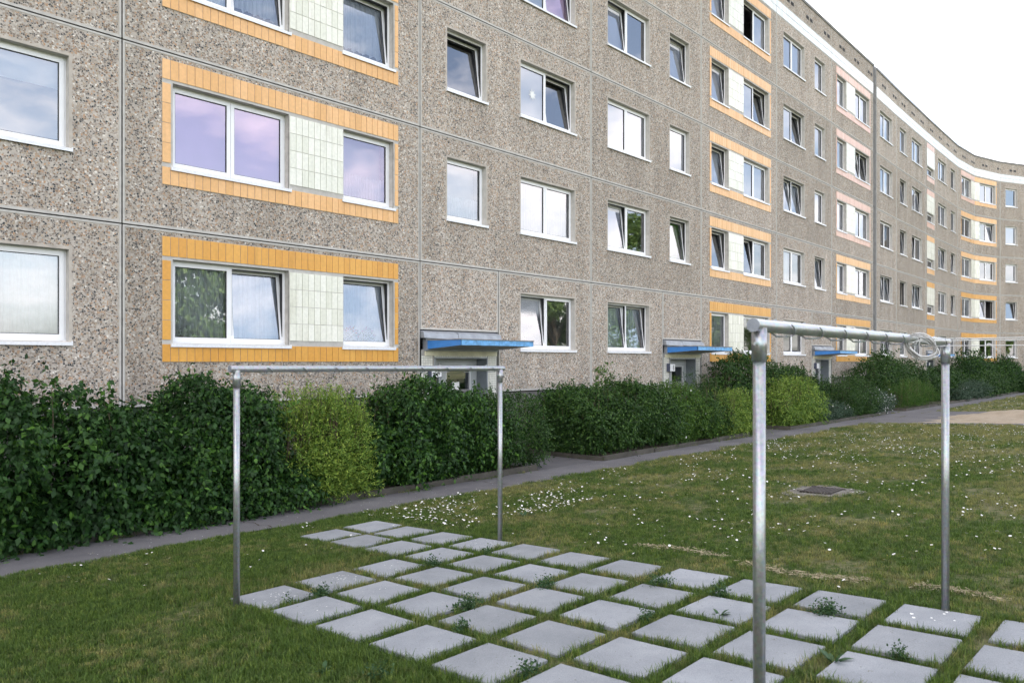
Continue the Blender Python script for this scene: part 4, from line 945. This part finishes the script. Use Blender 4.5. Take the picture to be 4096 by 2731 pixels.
# ------------------------------------------------------------------ drain in the lawn
dx, dy = 11.05, 4.12; b = MB()
pts = [(dx + (.60 + .09 * sin(3 * t) + .06 * sin(7 * t)) * cos(t), dy + (.52 + .07 * cos(5 * t)) * sin(t)) for t in np.linspace(0, 2 * pi, 40)[:-1]]
root = thing("drain_cover", "rusty slotted drain grate in a worn concrete collar in the lawn", "drain", (dx, dy, gz(dx, dy)))
z = lambda x, y: gz(x, y)
b.quad([(x, y, z(x, y) + .012) for x, y in pts]); b.build("concrete_collar", M['worn'], root)
b = MB()
for k in range(9): yy = dy - .2 + k * .05; b.box(dx - .25, yy - .014, z(dx, yy) + .013, dx + .25, yy + .014, z(dx, yy) + .035)
b.box(dx - .28, dy - .24, z(dx, dy - .24) + .014, dx - .25, dy + .24, z(dx, dy) + .034); b.box(dx + .25, dy - .24, z(dx, dy) + .013, dx + .28, dy + .24, z(dx, dy) + .034)
b.build("iron_grate", M['iron'], root)

# ------------------------------------------------------------------ grass: loose tufts scattered over the lawn
rng = np.random.default_rng(21)
def tuft(nb, rad, h0, h1, w, lean):
    V, Fc = [], []
    for k in range(nb):
        a, r_ = rng.uniform(0, 2 * pi), rad * rng.uniform(0, 1) ** .5; p = np.array([r_ * cos(a), r_ * sin(a), -.004]); h = rng.uniform(h0, h1)
        b_ = rng.uniform(0, 2 * pi); dv = np.array([cos(b_), sin(b_), 0]); sv = np.array([-sin(b_), cos(b_), 0]) * w * rng.uniform(.7, 1.3) / 2; l_ = rng.uniform(.1, lean)
        p1 = p + np.array([0, 0, h * .55]) + dv * h * l_ * .35; p2 = p + np.array([0, 0, h * (1 - l_ * .25)]) + dv * h * l_
        k0 = len(V); V += [p - sv, p + sv, p1 + sv * .8, p1 - sv * .8, p2]; Fc += [(k0, k0 + 1, k0 + 2), (k0, k0 + 2, k0 + 3), (k0 + 3, k0 + 2, k0 + 4)]
    return np.array(V), Fc
def in_slab(x, y, m=.0):
    r = np.zeros(len(x), bool)
    for (cx, cy) in slab_rects: r |= (np.abs(x - cx) < SL / 2 - m) & (np.abs(y - cy) < SL / 2 - m)
    return r
def vis(x, y, mg=.12):                                     # inside a slightly widened field of view
    z_ = x * math.cos(HEAD) + y * math.sin(HEAD); r_ = x * math.sin(HEAD) - y * math.cos(HEAD)
    return (z_ > 1.5) & (np.abs(r_ / z_) < .665 + mg)
pts, kinds, scl = [], [], []
for (x0, x1, y0, y1, dens, s0, s1) in ((1.2, 6, .1, 8.5, 1700, .75, 1.2), (6, 9, .1, 8.55, 950, .8, 1.25), (9, 16, .5, 8.6, 420, .9, 1.4), (16, 26.6, 1.5, 8.6, 160, 1.1, 1.7), (34.3, 62, 4, 8.6, 26, 1.4, 2.4)):
    n = int((x1 - x0) * (y1 - y0) * dens); x = rng.uniform(x0, x1, n); y = rng.uniform(y0, y1, n)
    ey = 8.5 + .07 * np.sin(x * 1.9) + .05 * np.sin(x * 5.3 + 1) + .02 * np.sin(x * 17)
    k = vis(x, y) & (y < ey + bendy(55)) & ~in_slab(x, y, -.004) & (np.hypot(x - dx, (y - dy) * 1.2) > .50)
    k &= ~((np.abs(x - 34.5) < .2))
    # bare, thin places
    bare = np.sin(x * 2.3 + 1.3 * np.sin(y * 1.9)) * np.sin(y * 2.9 + np.sin(x * 1.1)) + .5 * np.sin(x * 6.1) * np.sin(y * 7.3)
    k &= rng.random(n) > np.clip(bare * .7, 0, .85)
    x, y = x[k], y[k]; grid = (x > 2.7) & (x < 6.0) & (y < 6.6)
    pts.append(np.stack([x, y, gzv(x, y)], 1)); kinds.append(np.where(grid, 2, 0) + (rng.random(len(x)) < .4)); scl.append(rng.uniform(s0, s1, len(x)) * np.where(grid, 1.05, 1))
n = 2600; x = rng.uniform(2, 34, n); y = np.where(rng.random(n) < .75, 9.47 - np.abs(rng.normal(0, .03, n)), rng.uniform(8.6, 9.4, n)); k = (np.sin(x * 2.7) + np.sin(x * 7.1 + 1) > .3) & ((y > 9.3) | (np.abs((x - 5.0) % 4.42) < .05)) & ~((x > 11.2) & (x < 13.0)) & ~((x > 20.3) & (x < 22.7)); x, y = x[k], y[k]
pts.append(np.stack([x, y, gzv(x, y)], 1)); kinds.append(2 + (rng.random(len(x)) < .4)); scl.append(rng.uniform(.5, 1.1, len(x)))
P = np.concatenate(pts); K = np.concatenate(kinds); S = np.concatenate(scl)
T = [tuft(10, .030, .022, .05, .0042, .8), tuft(8, .036, .02, .062, .0045, 1.0), tuft(9, .022, .03, .075, .0036, .7), tuft(7, .026, .025, .09, .0036, .9)]
V, Fc, kid, istuft = [], [], [], []
for q, (v, f) in enumerate(T):
    o_ = sum(len(w) for w in V); V.append(v); Fc += [tuple(o_ + i for i in t) for t in f]; kid += [q] * len(v)
nt_ = sum(len(v) for v in V); V = np.concatenate(V + [P]); kid = np.array(kid + K.astype(int).tolist(), np.int32)
me = bpy.data.meshes.new("grass"); me.from_pydata(V.tolist(), [], Fc); me.materials.append(M['blade'])
me.attributes.new('kid', 'INT', 'POINT').data.foreach_set('value', kid)
me.attributes.new('pt', 'BOOLEAN', 'POINT').data.foreach_set('value', np.arange(len(V)) >= nt_)
me.attributes.new('sc', 'FLOAT', 'POINT').data.foreach_set('value', np.concatenate([np.ones(nt_), S]).astype(np.float32))
grass = bpy.data.objects.new("grass", me); C.objects.link(grass); tag(grass, "short green lawn grass with dry patches", "grass", kind='stuff')
ng = bpy.data.node_groups.new("scatter_tufts", 'GeometryNodeTree')
ng.interface.new_socket("Geometry", in_out='INPUT', socket_type='NodeSocketGeometry'); ng.interface.new_socket("Geometry", in_out='OUTPUT', socket_type='NodeSocketGeometry')
N_, L_ = ng.nodes, ng.links
gi, go = N_.new('NodeGroupInput'), N_.new('NodeGroupOutput')
def named(nm, tp): a = N_.new('GeometryNodeInputNamedAttribute'); a.data_type = tp; a.inputs['Name'].default_value = nm; return a.outputs['Attribute']
sepg = N_.new('GeometryNodeSeparateGeometry'); L_.new(gi.outputs[0], sepg.inputs[0]); L_.new(named('pt', 'BOOLEAN'), sepg.inputs['Selection'])
jn = N_.new('GeometryNodeJoinGeometry')
rot = N_.new('FunctionNodeRandomValue'); rot.data_type = 'FLOAT_VECTOR'; rot.inputs[0].default_value = (-.12, -.12, 0); rot.inputs[1].default_value = (.12, .12, 6.283)
for q in range(len(T)):
    eqp = N_.new('FunctionNodeCompare'); eqp.data_type = 'INT'; eqp.operation = 'EQUAL'; L_.new(named('kid', 'INT'), eqp.inputs[2]); eqp.inputs[3].default_value = q
    a1 = N_.new('GeometryNodeSeparateGeometry'); L_.new(sepg.outputs['Inverted'], a1.inputs[0]); L_.new(eqp.outputs[0], a1.inputs['Selection'])
    a2 = N_.new('GeometryNodeSeparateGeometry'); L_.new(sepg.outputs['Selection'], a2.inputs[0]); L_.new(eqp.outputs[0], a2.inputs['Selection'])
    ip = N_.new('GeometryNodeInstanceOnPoints'); L_.new(a2.outputs['Selection'], ip.inputs['Points']); L_.new(a1.outputs['Selection'], ip.inputs['Instance'])
    L_.new(rot.outputs[0], ip.inputs['Rotation']); L_.new(named('sc', 'FLOAT'), ip.inputs['Scale']); L_.new(ip.outputs[0], jn.inputs[0])
L_.new(jn.outputs[0], go.inputs[0])
md = grass.modifiers.new("scatter", 'NODES'); md.node_group = ng

# ------------------------------------------------------------------ daisies
rng = np.random.default_rng(33); b = MB()
def daisies(n, x0, x1, y0, y1, s=1.0):
    x = rng.uniform(x0, x1, n * 3); y = rng.uniform(y0, y1, n * 3)
    cl = np.sin(x * 1.7 + np.sin(y * 2.1)) * np.sin(y * 2.3 + np.sin(x * 1.3)); k = (rng.random(n * 3) < .33 + .5 * cl) & ~in_slab(x, y, -.02) & vis(x, y) & (y < 8.45); x, y = x[k][:n], y[k][:n]
    for px_, py_ in zip(x, y):
        h = rng.uniform(.03, .07); r_ = rng.uniform(.0085, .0125) * s; z_ = gz(px_, py_) + h; tx, ty = rng.uniform(-.5, .5, 2); m_ = 7
        rim = [(px_ + r_ * cos(t), py_ + r_ * sin(t), z_ + r_ * (tx * cos(t) + ty * sin(t)) + .002) for t in np.linspace(0, 2 * pi, m_ + 1)[:-1]]
        for q in range(m_): b.quad([(px_, py_, z_), rim[q], rim[(q + 1) % m_]], 0)
        b.quad([(px_ + .32 * r_ * cos(t), py_ + .32 * r_ * sin(t), z_ + .004) for t in np.linspace(0, 2 * pi, 6)[:-1]], 1)
        b.quad([(px_ - .001, py_, z_ - h), (px_ + .001, py_, z_ - h), (px_, py_, z_)], 2)
daisies(430, 6.1, 9.3, 6.3, 8.4, 1.15); daisies(110, 6, 10, 2, 6.5, 1.15); daisies(34, 2.3, 5.9, 6.6, 8.3, 1.15); daisies(900, 8, 18, 1.2, 8.3, 1.3); daisies(700, 16, 26.3, 3, 8.3, 1.2); daisies(150, 35, 50, 5, 8.3, 1.8)
o = b.build("daisies", [M['petal'], M['yolk'], M['weed']]); tag(o, "small white daisies scattered through the lawn", "daisies", kind='stuff')
b = MB()
for k in range(420):                                     # torn petals and crumbs lying on the path
    x = rng.uniform(3, 26); y = rng.uniform(8.5, 9.45); a = rng.uniform(0, 6.28); r_ = rng.uniform(.004, .012); z_ = gz(x, y) + .009
    b.quad([(x + r_ * cos(a + t), y + r_ * .6 * sin(a + t), z_) for t in (0, 1.6, 3.1, 4.6)], int(rng.random() < .35))
o = b.build("litter", [M['petal'], M['straw']]); tag(o, "fallen petals and crumbs of straw on the footpath", "litter", kind='stuff')

# ------------------------------------------------------------------ weeds between the slabs
def weed(x, y, r_, n, label, size=.022, asp=.6, up=.05):
    if y < 6.4 and 3.0 < x < 5.9:                        # weeds root in the joints between the slabs
        gx = 5.945 + .054 - PX * round((5.999 - x) / PX); gy = 6.47 + .058 - PY * round((6.528 - y) / PY)
        if abs(gx - x) < abs(gy - y): x = gx
        else: y = gy
    z_ = gz(x, y); root = thing("weed_clump", label, "weed", (x, y, z_), "leafy weeds between the slabs")
    P = np.stack([x + rng.normal(0, r_ * .42, n), y + rng.normal(0, r_ * .30, n), z_ + np.abs(rng.normal(0, up * .8, n)) + .02], 1)
    N = rng.normal(0, 1, (n, 3)); N[:, 2] = np.abs(N[:, 2]); V, Fc, A_ = leaves(P, N, size, asp, rng.uniform(.1, .9, n), .1); mesh_np("leaves", V, Fc, A_, M['weed'], root)
    b = MB()
    for k in range(8): q = P[rng.integers(0, n)]; b.tube([(x, y, z_), tuple((q + np.array([x, y, z_])) / 2 + np.array([0, 0, .01])), tuple(q)], .0012, 3)
    b.build("stalks", M['weed'], root)
for (x, y, r_, n, t) in ((3.55, 5.28, .10, 260, "creeping weed between the two leftmost slabs of the near edge row"), (3.25, 5.32, .05, 60, "small sprig beside the left frame's near pole slab"), (4.75, 5.33, .10, 300, "round weed clump in the middle row gap near the left frame"), (5.35, 5.25, .06, 120, "low weed clump left of the left frame's far pole"),
                      (4.02, 4.10, .13, 420, "weed clump in the centre of the paved grid"), (3.60, 3.75, .08, 160, "small clump just nearer than the central weed"), (4.85, 4.0, .14, 300, "long weed mat along the second row from the far edge"), (5.40, 3.3, .14, 300, "weed mat beside the far edge row at mid grid"), (5.35, 2.78, .10, 200, "weed clump left of the nearer frame's near pole"),
                      (5.25, 1.98, .13, 520, "dark flowering weed over a slab edge right of the near pole"), (4.55, 3.1, .07, 120, "tiny blue-flowered weed by the near pole"), (3.3, 3.0, .09, 200, "fern-like weed on the slab at the bottom edge"), (2.75, 3.55, .10, 120, "leafy weed in the grass at bottom left of the grid"), (4.9, 1.35, .08, 160, "weed sprigs at the bottom right slab")):
    weed(x, y, r_, n, t)
def dandelion(x, y, s, label):
    z_ = gz(x, y); b = MB()
    for k in range(7):
        a = rng.uniform(0, 6.28); L = s * rng.uniform(.6, 1.1); e = rng.uniform(.5, 1.1); pr = None; d = (cos(a), sin(a)); w0 = L * .11
        for t in np.linspace(0, 1, 6):
            w = w0 * sin(pi * min(1, t * .9 + .08)) + .001; c = (x + d[0] * L * t * cos(e), y + d[1] * L * t * cos(e), z_ + L * (t * sin(e) - .35 * t * t)); q = ((c[0] - d[1] * w, c[1] + d[0] * w, c[2] + w * .3), (c[0] + d[1] * w, c[1] - d[0] * w, c[2] + w * .3))
            if pr: b.quad([pr[0], q[0], q[1], pr[1]], 0, float(.4 + .3 * rng.random()))
            pr = q
    o = b.build("broadleaf_weed", M['weed']); tag(o, label, "weed")
dandelion(4.52, 1.62, .15, "tuft with one long strap leaf beside a slab near the right pole"); dandelion(2.62, 3.9, .11, "broad-leaved rosette in the grass at the bottom left"); dandelion(7.2, 6.35, .16, "pale round leaf in the daisies left of the far pole"); dandelion(4.95, 2.55, .12, "upright leaf growing beside the near pole")
# flowers standing in two ground-floor windows
def pot(x, sg, cols, label, w):
    root = thing("potted_plant", label, "potted plant", sg.P(SX(sg, x), -.27, BASE + 1.02)); b = MB(); q = sg.P(SX(sg, x), -.27, BASE + 1.02)
    b.tube([(q[0], q[1], q[2]), (q[0], q[1], q[2] + .10)], [.045, .06], 12); b.build("pot", M['clay'], root)
    n = 90; P = np.stack([q[0] + rng.normal(0, w * .4, n), q[1] + rng.normal(0, .015, n), q[2] + .1 + np.abs(rng.normal(.05, .07, n))], 1); N = rng.normal(0, 1, (n, 3)); V, Fc, A_ = leaves(P, N, .07, .25, rng.uniform(.3, 1, n), -.3); mesh_np("leaves", V, Fc, A_, M['lime'], root)
    b = MB()
    for k in range(26):
        t = k / 25; c = (q[0] - w * .1 + w * t * 1.0 + rng.normal(0, .015), q[1] + .02 + rng.normal(0, .008), q[2] + .12 + .22 * sin(pi * (.25 + .65 * t)) + rng.normal(0, .015)); r_ = .022
        b.quad([(c[0] + r_ * cos(a), c[1] - .01 * sin(2 * a), c[2] + r_ * sin(a)) for a in (0, 1.3, 2.5, 3.8, 5)], k % len(cols))
    b.build("flowers", cols, root)
pot(5.66, segs[3], [M['orange_petal']], "orange flowers behind the pane of the lower orange-framed window", .30)
pot(8.95, segs[3], [M['pink_petal'], M['orange_petal']], "pink and red flowers in the small tilted ground-floor window", .34)
pot(9.38, segs[3], [M['pink_petal'], M['petal']], "second pot of pink flowers in the same small tilted window", .30)

# mown straw left lying in a line beside the slabs
rng = np.random.default_rng(77); b = MB()
for k in range(1500):
    t = rng.random(); x = 6.55 + .12 * sin(t * 9) - .15 * t + rng.normal(0, .035); y = 4.3 - 3.2 * t; y += rng.normal(0, .03)
    if sin(t * 31) + sin(t * 13 + 1) < -.9: continue
    a = rng.uniform(0, 6.28); L = rng.uniform(.02, .07); z_ = gz(x, y) + rng.uniform(.008, .035); d = (cos(a) * L, sin(a) * L); w = .0016
    b.quad([(x - w * sin(a), y + w * cos(a), z_), (x + w * sin(a), y - w * cos(a), z_), (x + d[0] + w * sin(a), y + d[1] - w * cos(a), z_ + rng.uniform(-.006, .012)), (x + d[0] - w * sin(a), y + d[1] + w * cos(a), z_)])
o = b.build("dry_straw", M['straw']); tag(o, "line of dry mown grass lying on the lawn beside the slabs", "dry grass", kind='stuff')
b = MB()
for (x, ph) in ((5.0, 0), (9.4, 2), (13.8, 4), (18.3, 1), (22.6, 3)):
    pr = None
    for k in range(14):
        y = 8.56 + .072 * k; xx = x + .035 * sin(k * 1.3 + ph) + .02 * sin(k * 3.7 + ph); w = .009 + .006 * sin(k * 2.1 + ph); q = ((xx - w, y, gz(xx, y) + .0095), (xx + w, y, gz(xx, y) + .0095))
        if pr: b.quad([pr[0], pr[1], q[1], q[0]])
        pr = q
o = b.build("path_cracks", M['soil']); tag(o, kind='structure')
